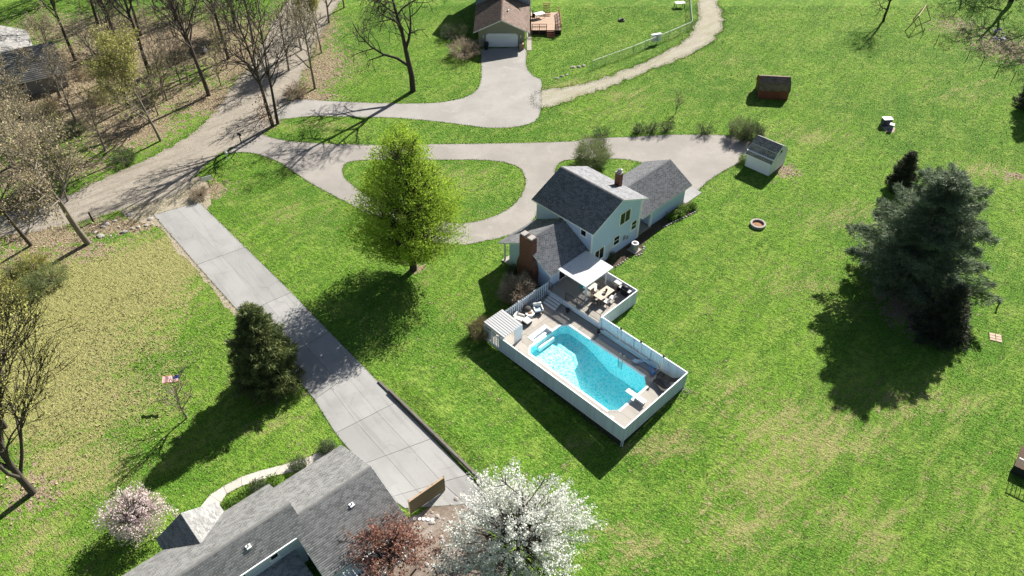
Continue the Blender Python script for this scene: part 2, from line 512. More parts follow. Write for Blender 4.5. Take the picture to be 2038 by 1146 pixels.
drive_outer = [(-34.76, 83.73), (-33.35, 86.75), (-31.71, 87.83), (-29.94, 86.99), (-26.28, 86.04), (-18.05, 85.46), (-9.94, 85.58), (-1.19, 85.81), (7.60, 86.28), (9.21, 86.87), (15.26, 87.35), (20.40, 87.83), (26.73, 87.71), (29.72, 86.87), (29.72, 84.07), (28.17, 82.05), (25.14, 79.66), (22.23, 76.74), (20.28, 74.15), (19.12, 77.35), (16.67, 80.63), (14.06, 82.05), (9.82, 82.38), (6.44, 81.94), (5.29, 80.52), (5.03, 78.60), (4.32, 75.03), (2.85, 71.66), (2.38, 70.18), (1.14, 68.38), (-1.02, 66.98), (-3.15, 66.29), (-5.26, 65.70), (-8.49, 66.21), (-13.07, 68.91), (-18.68, 73.37), (-23.34, 77.05), (-27.76, 81.28), (-31.29, 83.39), (-33.22, 83.73)]
drive_hole = [(-20.20, 80.52), (-19.36, 81.72), (-15.76, 82.05), (-9.67, 82.05), (-4.81, 82.05), (-1.15, 81.61), (0.96, 80.19), (1.64, 77.56), (1.21, 75.03), (0.06, 72.61), (-1.89, 70.73), (-4.35, 69.63), (-6.54, 69.54), (-10.50, 70.73), (-15.35, 73.95), (-18.26, 76.33), (-19.84, 78.60)]
DRIVE = smooth_loop(drive_outer, 5, 0.03, 5); ISLAND = smooth_loop(drive_hole, 5, 0.04, 6)
sheet('loop_driveway', [DRIVE, ISLAND], 0.016, M_asph, 'pale grey loop driveway around a grass island beside the blue house', 'driveway')
up_loop = [(-30.81, 91.81), (-30.13, 96.03), (-28.97, 96.99), (-25.64, 96.58), (-21.52, 96.17), (-14.73, 95.76), (-10.04, 96.03), (-6.73, 97.26), (-4.77, 99.65), (-4.33, 103.76), (-4.50, 109.72), (-4.42, 112.20), (-1.28, 112.37), (1.95, 112.20), (2.03, 106.84), (2.91, 103.76), (4.08, 102.27), (3.96, 97.96), (3.80, 94.55), (3.20, 91.56), (1.36, 90.04), (-1.22, 89.54), (-3.80, 89.67), (-7.72, 90.67), (-14.34, 91.94), (-20.95, 92.33), (-26.22, 92.45)]
UPDRIVE = smooth_loop(up_loop, 5, 0.03, 7)
sheet('upper_driveway', [UPDRIVE], 0.011, M_asph2, 'pale driveway leading to the white garage door of the brown roofed house', 'driveway')
path_loop = [(3.50, 98.80), (9.12, 100.80), (15.06, 104.52), (23.25, 111.70), (27.09, 116.87), (29.19, 122.40), (30.98, 130.36), (33.50, 143.82), (37.09, 143.82), (34.32, 130.36), (33.58, 122.40), (31.16, 115.99), (25.96, 110.05), (20.24, 105.90), (14.75, 101.39), (8.92, 97.54), (3.54, 94.69)]
PATH = smooth_loop(path_loop, 8, 0.2, 8)
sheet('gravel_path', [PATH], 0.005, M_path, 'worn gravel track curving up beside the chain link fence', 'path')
verge_loop = [(-40.25, 71.66), (-37.97, 69.82), (-32.48, 64.20), (-27.11, 57.61), (-24.77, 54.08), (-23.38, 52.21), (-25.49, 54.08), (-27.38, 55.82), (-29.19, 57.97), (-31.81, 61.00), (-33.42, 62.97), (-35.23, 64.61), (-36.84, 67.15), (-38.65, 69.36)]
VERGE = smooth_loop(verge_loop, 5, 0.12, 9)
sheet('dirt_verge', [VERGE], 0.004, M_dirt, 'bare gravel verge along the concrete drive', 'verge')
mouth_loop = [(-41.85, 70.18), (-43.67, 71.85), (-40.89, 73.56), (-38.70, 74.74), (-37.58, 76.74), (-37.02, 78.60), (-35.31, 76.74), (-33.93, 73.08), (-34.48, 71.85), (-35.37, 73.37), (-37.56, 72.04), (-39.38, 70.73), (-37.89, 68.74), (-39.44, 69.27)]
sheet('dirt_apron', [smooth_loop(mouth_loop, 5, 0.08, 10)], 0.010, M_dirt, 'rough dirt apron where the concrete drive meets the road', 'apron')

def concrete(name, c):
    t = NT(name)
    n1 = t.noise(0.35, 4, 0.6); n2 = t.noise(2.2, 4, 0.65); n3 = t.noise(40, 2, 0.7)
    o = t.n('ShaderNodeObjectInfo').outputs['Random']
    cc = t.mix(o, scale3(c, 0.86), scale3(c, 1.10))
    cc = t.mix(t.math('MULTIPLY', t.ss(n1, 0.4, 0.7), 0.6), cc, scale3(c, 0.74))
    cc = t.mix(t.math('MULTIPLY', t.ss(n2, 0.5, 0.8), 0.3), cc, scale3(c, 0.76))
    cc = t.mix(t.math('MULTIPLY', n3, 0.3), cc, scale3(c, 0.8))
    tm = t.noise(1.0, 3, 0.6, vec=t.scaled((1.6, 0.12, 1), -0.66))
    cc = t.mix(t.math('MULTIPLY', t.ss(tm, 0.48, 0.7), 0.5), cc, scale3(c, 0.66))
    cr = t.math('LESS_THAN', t.voro(0.22, 'DISTANCE_TO_EDGE', 'Distance', vec=t.warped(1.2, 0.6)), 0.0016)
    cc = t.mix(t.math('MULTIPLY', t.math('MULTIPLY', cr, t.ss(n1, 0.45, 0.55)), 0.7), cc, (0.1, 0.09, 0.08))
    st = t.voro(0.35, 'F1', 'Distance')
    cc = t.mix(t.math('MULTIPLY', t.math('LESS_THAN', st, 0.045), 0.5), cc, (0.2, 0.18, 0.15))
    t.col(cc); t.rough(0.85, 0.2); t.bump(n3, 0.25, 0.01)
    MATS[name] = t.m
    return t.m
M_conc = concrete('concrete', (0.33, 0.325, 0.315))
M_conc2 = concrete('tan_concrete', (0.40, 0.365, 0.32))
M_joint = plain('joint_dirt', (0.14, 0.12, 0.10), 0.95)

def lerp(a, b, t):
    return (a[0] + (b[0] - a[0]) * t, a[1] + (b[1] - a[1]) * t)

def shrink(q, g):
    cx = sum(p[0] for p in q) / len(q); cy = sum(p[1] for p in q) / len(q)
    out = []
    for x, y in q:
        d = math.hypot(x - cx, y - cy)
        k = (d - g) / d
        out.append((cx + (x - cx) * k, cy + (y - cy) * k))
    return out

def slab_drive(name, label, left, right, cols, z, mat, gap=0.02, cat='driveway'):
    base = sheet(name, [np.array(left + right[::-1])], z - 0.02, M_joint, label, cat)
    for i in range(len(left) - 1):
        n = cols[i]
        for j in range(n):
            q = [lerp(left[i], right[i], j / n), lerp(left[i], right[i], (j + 1) / n), lerp(left[i + 1], right[i + 1], (j + 1) / n), lerp(left[i + 1], right[i + 1], j / n)]
            mb = MB().prism(shrink(q, gap), z - 0.1, z + random.uniform(-0.004, 0.004))
            mb.build('concrete_slab', mat, base)
    return base

ND_L = [(-39.66, 70.92), (-32.38, 62.41), (-25.97, 55.05), (-20.85, 49.16), (-17.00, 44.51), (-14.59, 40.91), (-11.99, 37.78), (-9.40, 34.76), (-8.14, 33.79)]
ND_R = [(-35.37, 73.37), (-28.13, 65.28), (-21.80, 58.19), (-17.15, 52.74), (-13.39, 48.42), (-9.87, 44.24), (-6.49, 40.40), (-3.53, 36.82), (-1.31, 34.32)]
slab_drive('concrete_driveway', 'long concrete slab driveway running down to the grey ranch house', ND_L, ND_R, [2, 2, 2, 2, 3, 3, 3, 3], 0.03, M_conc, 0.022)
ND2_L = [(-5.54, 36.13), (-4.14, 34.76), (-2.61, 33.01)]; ND2_R = [(-1.31, 34.32), (-0.34, 33.01), (0.41, 31.33)]
slab_drive('concrete_pad', 'concrete pad past the wooden screen under the white blossom tree', ND2_L, ND2_R, [1, 1], 0.046, M_conc, 0.02, 'pad')
WK_O = [(-23.76, 33.88), (-23.31, 34.99), (-22.51, 35.76), (-21.32, 36.64), (-19.88, 37.25), (-18.39, 37.73), (-17.27, 38.16), (-16.34, 38.55), (-15.44, 39.14), (-14.90, 39.59)]
WK_I = [(-22.36, 33.53), (-22.27, 34.32), (-22.01, 35.08), (-21.03, 35.80), (-19.95, 36.22), (-18.88, 36.68), (-17.45, 37.06), (-16.17, 37.44), (-15.29, 38.31), (-14.30, 39.19)]
slab_drive('front_walk', 'curved pale walkway of short slabs in front of the grey ranch house', WK_O, WK_I, [1] * 9, 0.03, concrete('walk_concrete', (0.56, 0.52, 0.46)), 0.02, 'walkway')

# timber retaining wall along the drive
M_timber = plain('dark_timber', (0.17, 0.15, 0.13), 0.9, 0.3, 4, rnd=True)
wr = empty('retaining_wall', (float(WALL0[0]), float(WALL0[1]), 0), math.atan2(WD[1], WD[0]), 'low dark timber retaining wall between the lawn and concrete drive', 'retaining wall')
nw = 9
for k in range(nw):
    x0, x1 = WLEN * k / nw, WLEN * (k + 1) / nw
    for r in range(2):
        hgt = 0.4 * min(1, (k + 1) / 3.0, (nw - k) / 2.0)
        if 0.17 * r < hgt:
            MB().box(x0 + 0.01, x1 - 0.01, -0.02 + 0.03 * r, 0.2 + 0.03 * r, 0.165 * r, 0.165 * r + 0.16).build('timber', M_timber, wr, bevel=0.012)

# where grass must not grow
def inpoly(px, py, poly):
    poly = np.asarray(poly); ins = np.zeros(len(px), bool); n = len(poly)
    for i in range(n):
        x1, y1 = poly[i]; x2, y2 = poly[(i + 1) % n]
        if y1 == y2: continue
        c = ((y1 > py) != (y2 > py)) & (px < (x2 - x1) * (py - y1) / (y2 - y1) + x1)
        ins ^= c
    return ins
def hrect(u0, u1, w0, w1):
    return [tuple(hw(u, w).xy) for u, w in ((u0, w0), (u1, w0), (u1, w1), (u0, w1))]
BLOCK = [ROAD, UPDRIVE, ND_L + ND_R[::-1], ND2_L + ND2_R[::-1], WK_O + WK_I[::-1], hrect(-7.4, 0.1, -7.5, 0), hrect(-6.2, -0.3, -12.9, -7), hrect(-6, 0.1, -0.2, 11.8), hrect(-0.6, 6.4, -13.6, -8), hrect(-0.5, 16.2, -22, -13.3), PATH]

# ------------------------------------------------------------------ shared materials
M_siding = plain('pale_blue_siding', (0.52, 0.65, 0.84), 0.6, 0.06, 1.5, 0.05, 40)
M_trim = plain('white_trim', (0.82, 0.83, 0.83), 0.5, 0.05, 2, 0.03)
M_white = plain('white_vinyl', (0.80, 0.81, 0.81), 0.45, 0.05, 1.2, 0.03)
M_fence = plain('fence_paint', (0.50, 0.60, 0.76), 0.65, 0.12, 2.5, 0.1, 30, rnd=True)
M_fence_w = plain('white_fence_paint', (0.68, 0.75, 0.84), 0.6, 0.1, 2.5, 0.1, 30, rnd=True)
M_skirt = plain('dark_skirt', (0.030, 0.030, 0.030), 0.9, 0.3, 4)
M_shing = shingle_mat('charcoal_shingles', (0.215, 0.217, 0.23))
M_shing_b = shingle_mat('brown_shingles', (0.20, 0.15, 0.125))
M_shing_g = shingle_mat('grey_shingles', (0.28, 0.28, 0.272))
M_shing_r = shingle_mat('shed_shingles', (0.23, 0.225, 0.22))
M_brick = None
def brick_mat():
    t = NT('red_brick')
    b = t.n('ShaderNodeTexBrick')
    tc = t.n('ShaderNodeTexCoord')
    mp = t.n('ShaderNodeMapping'); mp.inputs['Rotation'].default_value = (math.radians(90), 0, 0)
    t.t.links.new(tc.outputs['Object'], mp.inputs['Vector'])
    t.t.links.new(mp.outputs[0], b.inputs['Vector'])
    b.inputs['Scale'].default_value = 4.5
    b.inputs['Color1'].default_value = (0.26, 0.10, 0.065, 1); b.inputs['Color2'].default_value = (0.16, 0.065, 0.045, 1)
    b.inputs['Mortar'].default_value = (0.22, 0.18, 0.15, 1); b.inputs['Mortar Size'].default_value = 0.012
    t.col(t.mix(t.math('MULTIPLY', t.noise(5, 4, 0.6), 0.5), b.outputs['Color'], (0.07, 0.04, 0.03)))
    t.rough(0.9, 0.15); t.bump(t.noise(25, 3, 0.6), 0.4, 0.02)
    return t.m
M_brick = brick_mat()
def glass_mat():
    t = NT('window_glass')
    t.col((0.015, 0.018, 0.022)); t.rough(0.12, 0.25)
    return t.m
M_glass = glass_mat()
M_door = plain('garage_door_white', (0.74, 0.77, 0.80), 0.5, 0.05, 2, 0.03)
M_dark = plain('dark_metal', (0.025, 0.025, 0.028), 0.5, 0.2)
M_grey = plain('grey_metal', (0.30, 0.31, 0.32), 0.45, 0.1, 3, 0.05, metal=0.3)
M_stone = plain('pale_stone', (0.38, 0.35, 0.32), 0.9, 0.25, 3, 0.3, 12, rnd=True)
M_soil = gravel_mat('garden_soil', (0.10, 0.075, 0.055), (0.16, 0.12, 0.09), (0.07, 0.05, 0.04))
M_tan = plain('tan_wood', (0.42, 0.31, 0.21), 0.8, 0.2, 6, 0.15, rnd=True)
M_redwood = plain('red_stained_wood', (0.23, 0.075, 0.045), 0.75, 0.2, 5, 0.15, rnd=True)
M_deckwood = plain('tan_decking', (0.46, 0.33, 0.24), 0.8, 0.15, 5, 0.15, rnd=True)
M_compdeck = plain('grey_decking', (0.40, 0.365, 0.32), 0.75, 0.12, 5, 0.12, rnd=True)
M_bark = plain('tree_bark', (0.09, 0.075, 0.062), 0.95, 0.35, 3, 0.5, 12)
M_bark2 = plain('pale_bark', (0.22, 0.19, 0.155), 0.95, 0.3, 3, 0.5, 12)
M_bark3 = plain('dark_bark', (0.055, 0.045, 0.038), 0.95, 0.3, 3, 0.5, 12)

# ------------------------------------------------------------------ building helpers
def shingles(parent, E0, E1, R1, R0, mat, expo=0.15, tab=0.32, seed=0):
    """overlapping tabs laid over the plane eave E0-E1, ridge R0-R1"""
    r = np.random.default_rng(seed)
    E0, E1, R1, R0 = (np.array(p, float) for p in (E0, E1, R1, R0))
    L = max(np.linalg.norm(R0 - E0), np.linalg.norm(R1 - E1)); n = max(2, int(L / expo))
    nrm = unit(np.cross(E1 - E0, R0 - E0))
    if nrm[2] < 0: nrm = -nrm
    vs = []; rn = []
    for i in range(n):
        t0, t1 = i / n, min(1.0, (i + 1.25) / n)
        a0, b0 = E0 + (R0 - E0) * t0, E1 + (R1 - E1) * t0
        a1, b1 = E0 + (R0 - E0) * t1, E1 + (R1 - E1) * t1
        w = np.linalg.norm(b0 - a0); m = max(2, int(w / tab)); off = (i % 2) * 0.5 + r.uniform(-.1, .1)
        cuts = np.clip((np.arange(m + 2) - off) / m, 0, 1)
        for j in range(m + 1):
            s0, s1 = cuts[j], cuts[j + 1]
            if s1 - s0 < 1e-3: continue
            g = 0.006 / w
            s0, s1 = s0 + g, s1 - g
            lift = nrm * (0.022 + r.uniform(-.004, .006)); low = nrm * 0.004
            p = [a0 + (b0 - a0) * s0 + lift, a0 + (b0 - a0) * s1 + lift, a1 + (b1 - a1) * s1 + low, a1 + (b1 - a1) * s0 + low, a0 + (b0 - a0) * s0, a0 + (b0 - a0) * s1]
            vs.append(p); rn.append(r.uniform())
    k = len(vs); V = np.array(vs).reshape(-1, 3)
    base = np.arange(k)[:, None] * 6
    F = np.concatenate([base + np.array([[0, 1, 2, 3]]), base + np.array([[4, 5, 1, 0]])])
    # wind so that the top faces look outward
    if np.dot(np.cross(V[1] - V[0], V[3] - V[0]), nrm) < 0: F = F[:, ::-1]
    me = fast_mesh('shingles', V, F, mat)
    at_ = me.attributes.new('rnd', 'FLOAT', 'FACE')
    at_.data.foreach_set('value', np.tile(np.array(rn, np.float32), 2))
    o = link('shingles', me, parent)
    o['kind'] = 'stuff'
    return o

def roof_plane(parent, E0, E1, R1, R0, mat, seed=0, thick=0.14, trim=M_trim, expo=0.15, tab=0.32, name='roof'):
    mb = MB()
    q = [E0, E1, R1, R0]
    n = Vector(Vector(E1) - Vector(E0)).cross(Vector(R0) - Vector(E0))
    if n.z < 0: q = q[::-1]
    mb.slab(q, thick)
    o = mb.build(name, trim, parent)
    shingles(o, E0, E1, R1, R0, mat, expo, tab, seed)
    return o

def gable(parent, axis, c0, c1, e_lo, e_hi, r, ze, zr, mat, seed=0, **k):
    """two slopes; axis 'u': ridge runs along x from c0 to c1, eaves at y=e_lo / e_hi"""
    def P(along, across, z): return (along, across, z) if axis == 'u' else (across, along, z)
    roof_plane(parent, P(c0, e_lo, ze), P(c1, e_lo, ze), P(c1, r, zr), P(c0, r, zr), mat, seed, **k)
    roof_plane(parent, P(c0, e_hi, ze), P(c1, e_hi, ze), P(c1, r, zr), P(c0, r, zr), mat, seed + 1, **k)
    mb = MB()
    a, b = P(c0, r, zr + 0.03), P(c1, r, zr + 0.03)
    L = abs(c1 - c0); n = int(L / 0.28)
    cap = MB()
    if axis == 'u': cap.add([(-.13, -.14, -.055), (.13, -.14, -.055), (.13, 0, 0), (-.13, 0, 0), (.13, .14, -.055), (-.13, .14, -.055)], [(0, 1, 2, 3), (3, 2, 4, 5)])
    else: cap.add([(-.14, -.13, -.055), (-.14, .13, -.055), (0, .13, 0), (0, -.13, 0), (.14, .13, -.055), (.14, -.13, -.055)], [(3, 2, 1, 0), (5, 4, 2, 3)])
    cm = cap.mesh('ridge_cap', mat)
    for i in range(n):
        t = (i + 0.5) / n
        link('ridge_cap', cm, parent, tuple(a[q] + (b[q] - a[q]) * t + (0.012 * (i % 2) if q == 2 else 0) for q in range(3)))

def lap(parent, origin, ang, poly, mat, row=0.19, thick=0.03, name='siding'):
    """lap siding covering a convex outline (x along the wall, z up); the wall faces local -y"""
    zs = [p[1] for p in poly]; z0, z1 = min(zs), max(zs)
    mb = MB(); n = len(poly)
    def span(z):
        xs = []
        for i in range(n):
            (xa, za), (xb, zb) = poly[i], poly[(i + 1) % n]
            if (za <= z <= zb or zb <= z <= za) and za != zb: xs.append(xa + (xb - xa) * (z - za) / (zb - za))
        return (min(xs), max(xs)) if xs else None
    k = max(1, round((z1 - z0) / row))
    for i in range(k):
        a, b = z0 + (z1 - z0) * i / k, z0 + (z1 - z0) * (i + 1) / k
        s = span(a + 0.001); t = span(b - 0.001)
        if not s or not t: continue
        mb.add([(s[0], -thick, a), (s[1], -thick, a), (t[1], -0.008, b), (t[0], -0.008, b), (s[0], 0, a), (s[1], 0, a)], [(0, 1, 2, 3), (4, 5, 1, 0)])
    o = mb.build(name, mat, parent, origin, ang)
    o['kind'] = 'stuff'
    return o

def window(parent, origin, ang, w, h, sashes=2, horiz=False, mat=None, proud=0.085):
    """frame at the wall face, glass set back; origin is the lower left corner"""
    mat = mat or M_trim
    f = 0.11
    mb = MB()
    mb.box(-f, w + f, -proud, 0.02, -f, 0).box(-f, w + f, -proud, 0.02, h, h + f).box(-f, 0, -proud, 0.02, 0, h).box(w, w + f, -proud, 0.02, 0, h)
    for i in range(1, sashes):
        if horiz: mb.box(0, w, -proud + 0.01, 0.02, h * i / sashes - 0.03, h * i / sashes + 0.03)
        else: mb.box(w * i / sashes - 0.035, w * i / sashes + 0.035, -proud + 0.01, 0.02, 0, h)
    mb.box(-f - 0.03, w + f + 0.03, -proud - 0.04, 0, -f - 0.045, -f - 0.002)
    o = mb.build('window', mat, parent, origin, ang)
    for i in range(sashes):
        if horiz: MB().box(0.001, w - 0.001, -proud + 0.03, 0.01, h * i / sashes + (0.03 if i else 0), h * (i + 1) / sashes - (0.03 if i < sashes - 1 else 0)).build('pane', M_glass, o)
        else: MB().box(w * i / sashes + (0.036 if i else 0.001), w * (i + 1) / sashes - (0.036 if i < sashes - 1 else 0.001), -proud + 0.03, 0.01, 0.001, h - 0.001).build('pane', M_glass, o)
    return o

PI = math.pi
F_PU, F_MW, F_PW, F_MU = PI / 2, 0.0, PI, -PI / 2     # walls that face +u, -w, +w, -u

# ================================================================== the blue house
house = empty('blue_house', HO, HA, 'pale blue two storey house with charcoal roofs and brick chimney', 'house')
ZE, ZR = 5.25, 7.2
U0, U1, W0, W1 = -7.4, 0.05, -7.65, -0.05
# wall cores
core = MB()
core.add([(U0, W0, 0), (U0, W1, 0), (U0, W1, ZE), (U0, (W0 + W1) / 2, ZR - 0.2), (U0, W0, ZE), (U1, W0, 0), (U1, W1, 0), (U1, W1, ZE), (U1, (W0 + W1) / 2, ZR - 0.2), (U1, W0, ZE)],
         [(0, 1, 2, 3, 4), (9, 8, 7, 6, 5), (0, 4, 9, 5), (1, 6, 7, 2), (2, 7, 8, 3), (3, 8, 9, 4)])
core.build('wall', M_siding, house)
g_poly = [(0, 0), (W1 - W0, 0), (W1 - W0, ZE), ((W1 - W0) / 2, ZR - 0.18), (0, ZE)]
lap(house, (U1, W0, 0), F_PU, g_poly, M_siding)
lap(house, (U0, W0, 0), F_MW, [(0, 0), (U1 - U0, 0), (U1 - U0, ZE), (0, ZE)], M_siding)
lap(house, (U1, W1, 0), F_PW, [(0, 0), (U1 - U0, 0), (U1 - U0, ZE), (0, ZE)], M_siding)
for (x, y) in ((U1, W0), (U1, W1), (U0, W0)):
    MB().box(x - 0.07, x + 0.055, y - 0.055, y + 0.07, 0, ZE - 0.05).build('corner_trim', M_trim, house)
gable(house, 'u', -7.75, 0.6, -8.2, 0.42, -3.88, ZE - 0.02, ZR, M_shing, 10)
MB().tube([(0.12, W0 - 0.12, 4.9), (0.12, W0 - 0.12, 2.9)], 0.05, 6).build('downspout', M_trim, house)
MB().tube([(0.12, W1 + 0.1, 4.9), (0.12, W1 + 0.1, 0.1)], 0.05, 6).build('downspout', M_trim, house)
# windows of the gable wall (x along the wall from W0)
def gw(w, z, wd, h, s=2, hz_=False): window(house, (U1 - 0.002, w, z), F_PU, wd, h, s, hz_)
gw(-3.35, 3.5, 1.55, 1.35)
gw(-1.25, 1.75, 0.75, 1.0, 2, True)
gw(-4.05, 1.25, 0.85, 1.0, 2, True)
gw(-7.0, 0.75, 1.35, 1.35)
# side windows over the wing
window(house, (-1.35, W0 + 0.002, 4.0), F_MW, 0.62, 0.8, 1)
window(house, (-4.3, W0 + 0.002, 3.75), F_MW, 0.62, 0.8, 1)
v = MB().tube([(-2.2, -6.55, 5.6), (-2.2, -6.55, 6.15)], 0.06, 8).build('vent_pipe', M_dark, house)
# small chimney by the ridge
ch = MB().box(-3.05, -2.45, -0.75, -0.2, 5.2, 7.2).build('brick_chimney', M_brick, house)
MB().box(-3.1, -2.4, -0.8, -0.15, 7.2, 7.28).build('chimney_crown', M_stone, ch)
MB().lathe([(0.12, 0), (0.12, 0.3), (0.18, 0.32), (0.18, 0.38), (0.02, 0.45)], 10, (-2.6, -0.47, 7.28)).build('flue_cap', M_grey, ch)
MB().lathe([(0.12, 0), (0.12, 0.22), (0.18, 0.24), (0.02, 0.32)], 10, (-2.88, -0.47, 7.28)).build('flue_cap', M_grey, ch)
# trellis and meters on the gable wall
tr = MB()
for i in range(4): tr.box(0.10, 0.13, -5.05 + 0.2 * i, -5.01 + 0.2 * i, 0.05, 1.9)
for i in range(8): tr.box(0.13, 0.155, -5.1, -4.36, 0.2 + 0.22 * i, 0.24 + 0.22 * i)
tr.build('trellis', M_white, house)
MB().box(0.02, 0.16, -2.5, -2.15, 1.1, 1.6).build('meter_box', M_grey, house, bevel=0.02)
MB().box(0.02, 0.14, -1.9, -1.65, 0.9, 1.3).build('meter_box', M_grey, house, bevel=0.02)

# garage wing
GE, GR = 2.65, 4.45
GU0, GU1, GW0, GW1 = -5.75, -0.25, 2.65, 8.6
core = MB()
gm = (GU0 + GU1) / 2
core.add([(GU0, GW0, 0), (GU1, GW0, 0), (GU1, GW0, GE), (gm, GW0, GR - 0.2), (GU0, GW0, GE), (GU0, GW1, 0), (GU1, GW1, 0), (GU1, GW1, GE), (gm, GW1, GR - 0.2), (GU0, GW1, GE)],
         [(0, 1, 2, 3, 4), (9, 8, 7, 6, 5), (1, 6, 7, 2), (0, 4, 9, 5), (2, 7, 8, 3), (3, 8, 9, 4)])
core.build('garage_wall', M_siding, house)
lap(house, (GU1, GW0, 0), F_PU, [(0, 0), (GW1 - GW0, 0), (GW1 - GW0, GE), (0, GE)], M_siding)
lap(house, (GU1, GW1, 0), F_PW, [(0, 0), (GU1 - GU0, 0), (GU1 - GU0, GE), ((GU1 - GU0) / 2, GR - 0.2), (0, GE)], M_siding)
gable(house, 'w', 0.15, 8.95, -6.2, 0.35, -2.9, GE, GR, M_shing, 20)
for y in (GW0, GW1): MB().box(GU1 - 0.03, GU1 + 0.06, y - 0.07, y + 0.06, 0, GE - 0.05).build('corner_trim', M_trim, house)
gd = MB().box(-5.2, -0.8, GW1 + 0.03, GW1 + 0.07, 0.02, 2.15).build('garage_door', M_door, house)
# breezeway: floor, back wall, post
MB().box(-5.2, -0.05, 0.14, 2.6, 0.0, 0.12).build('porch_floor', M_conc2, house)
MB().box(-3.3, -3.1, 0.14, 2.6, 0.12, 3.5).build('porch_back_wall', M_siding, house)
pd = MB().box(-3.1, -3.04, 0.9, 1.8, 0.13, 2.15).build('porch_door', M_trim, house)
MB().lathe([(0.03, 0), (0.035, 0.03), (0.03, 0.05)], 8, (-3.02, 1.7, 1.1)).build('door_knob', M_dark, pd)
MB().box(-0.3, -0.08, 2.4, 2.62, 0.0, GE - 0.06).build('porch_post', M_trim, house)
MB().box(-0.25, -0.1, 0.14, 2.6, GE - 0.32, GE - 0.08).build('porch_beam', M_trim, house)

# low wing with big chimney
LE, LR = 2.55, 4.6
LU0, LU1, LW0, LW1 = -6.3, -0.6, -12.8, -7.6
core = MB()
lm = -3.82
core.add([(LU0, LW0, 0), (LU1, LW0, 0), (LU1, LW0, LE), (lm, LW0, LR - 0.25), (LU0, LW0, LE + 0.45), (LU0, LW1, 0), (LU1, LW1, 0), (LU1, LW1, LE), (lm, LW1, LR - 0.25), (LU0, LW1, LE + 0.45)],
         [(0, 1, 2, 3, 4), (9, 8, 7, 6, 5), (1, 6, 7, 2), (0, 4, 9, 5), (2, 7, 8, 3), (3, 8, 9, 4)])
core.build('wing_wall', M_siding, house)
lap(house, (LU0, LW0, 0), F_MW, [(0, 0), (LU1 - LU0, 0), (LU1 - LU0, LE), (lm - LU0, LR - 0.25), (0, LE + 0.45)], M_siding)
lap(house, (LU1, LW0, 0), F_PU, [(0, 0), (LW1 - LW0, 0), (LW1 - LW0, LE), (0, LE)], M_siding)
gable(house, 'w', -13.3, -7.7, -7.5, -0.12, lm, LE, LR, M_shing, 30)
MB().box(LU1 - 0.05, LU1 + 0.06, LW0 - 0.06, LW0 + 0.06, 0, LE - 0.05).build('corner_trim', M_trim, house)
for w in (-12.7, -10.2, -7.9): MB().box(-7.15, -7.0, w - 0.07, w + 0.07, 0.1, LE - 0.12).build('porch_post', M_trim, house)
MB().box(-7.2, -6.98, -12.9, -7.6, LE - 0.2, LE - 0.02).build('porch_beam', M_trim, house)
MB().box(-7.35, -6.17, -12.9, -7.6, 0.0, 0.14).build('porch_floor', M_conc2, house)
# sliding door to the deck
window(house, (LU1 + 0.002, -11.6, 0.82), F_PU, 1.8, 1.75, 2)
# big brick chimney on the gable end: wide base, shoulders, twin-capped stack
cb = MB()
cu = -3.35
prof = [(1.15, 0.0), (1.15, 2.1), (0.92, 2.75), (0.80, 3.1), (0.80, 5.6)]
vs = []
for hw_, z in prof: vs += [(cu - hw_, LW0 - 0.75, z), (cu + hw_, LW0 - 0.75, z), (cu + hw_, LW0 + 0.02, z), (cu - hw_, LW0 + 0.02, z)]
fs = [(4 * i + j, 4 * i + (j + 1) % 4, 4 * i + 4 + (j + 1) % 4, 4 * i + 4 + j) for i in range(4) for j in range(4)] + [(16, 17, 18, 19)]
cb.add(vs, fs)
bc = cb.build('fireplace_chimney', M_brick, house)
for x in (-0.47, 0.47): MB().box(cu + x - 0.3, cu + x + 0.3, LW0 - 0.72, LW0 - 0.02, 5.6, 5.78).build('chimney_cap', M_stone, bc, bevel=0.03)
MB().box(cu - 0.14, cu + 0.14, LW0 - 0.6, LW0 - 0.14, 5.6, 5.66).build('flue', M_dark, bc)

# concrete apron at the garage door
ap = sheet('garage_apron', [np.array(hrect(-6.0, 0.1, 8.75, 11.9))], 0.022, M_joint, 'pale concrete slabs in front of the garage end of the blue house', 'apron')
for i in range(2):
    for j in range(2):
        q = hrect(-5.95 + 3.02 * i, -2.95 + 3.02 * i, 8.8 + 1.55 * j, 10.33 + 1.55 * j)
        MB().prism(q, 0.0, 0.045).build('concrete_slab', M_conc, ap)

# ================================================================== deck with pergola
DZ = 0.75
deck = empty('raised_deck', hw(0, 0), HA, 'raised grey plank deck between the low wing and pool', 'deck')
nb = 40
bm_ = MB().box(-3.4, 3.4, -0.062, 0.062, -0.03, 0).mesh('deck_board', M_compdeck)
for i in range(nb):
    w = -13.3 + 5.2 * (i + 0.5) / nb
    link('deck_board', bm_, deck, (2.95, w, DZ))
MB().box(-0.42, 6.33, -13.36, -13.24, 0.1, DZ - 0.035).build('rim_board', M_fence_w, deck)
MB().box(-0.4, 6.3, -13.2, -8.2, 0.08, 0.5).build('deck_base', M_skirt, deck)
for i in range(4):
    z = DZ * (4 - i) / 5
    st = MB().box(0.05, 1.65, -13.37 - 0.29 * (i + 1), -13.37 - 0.29 * i - 0.02, z - 0.05, z).build('stair_tread', M_white, deck)
    MB().box(0.07, 1.63, -13.37 - 0.29 * i - 0.04, -13.37 - 0.29 * i - 0.02, z - 0.15, z - 0.05).build('stair_riser', M_dark, deck)
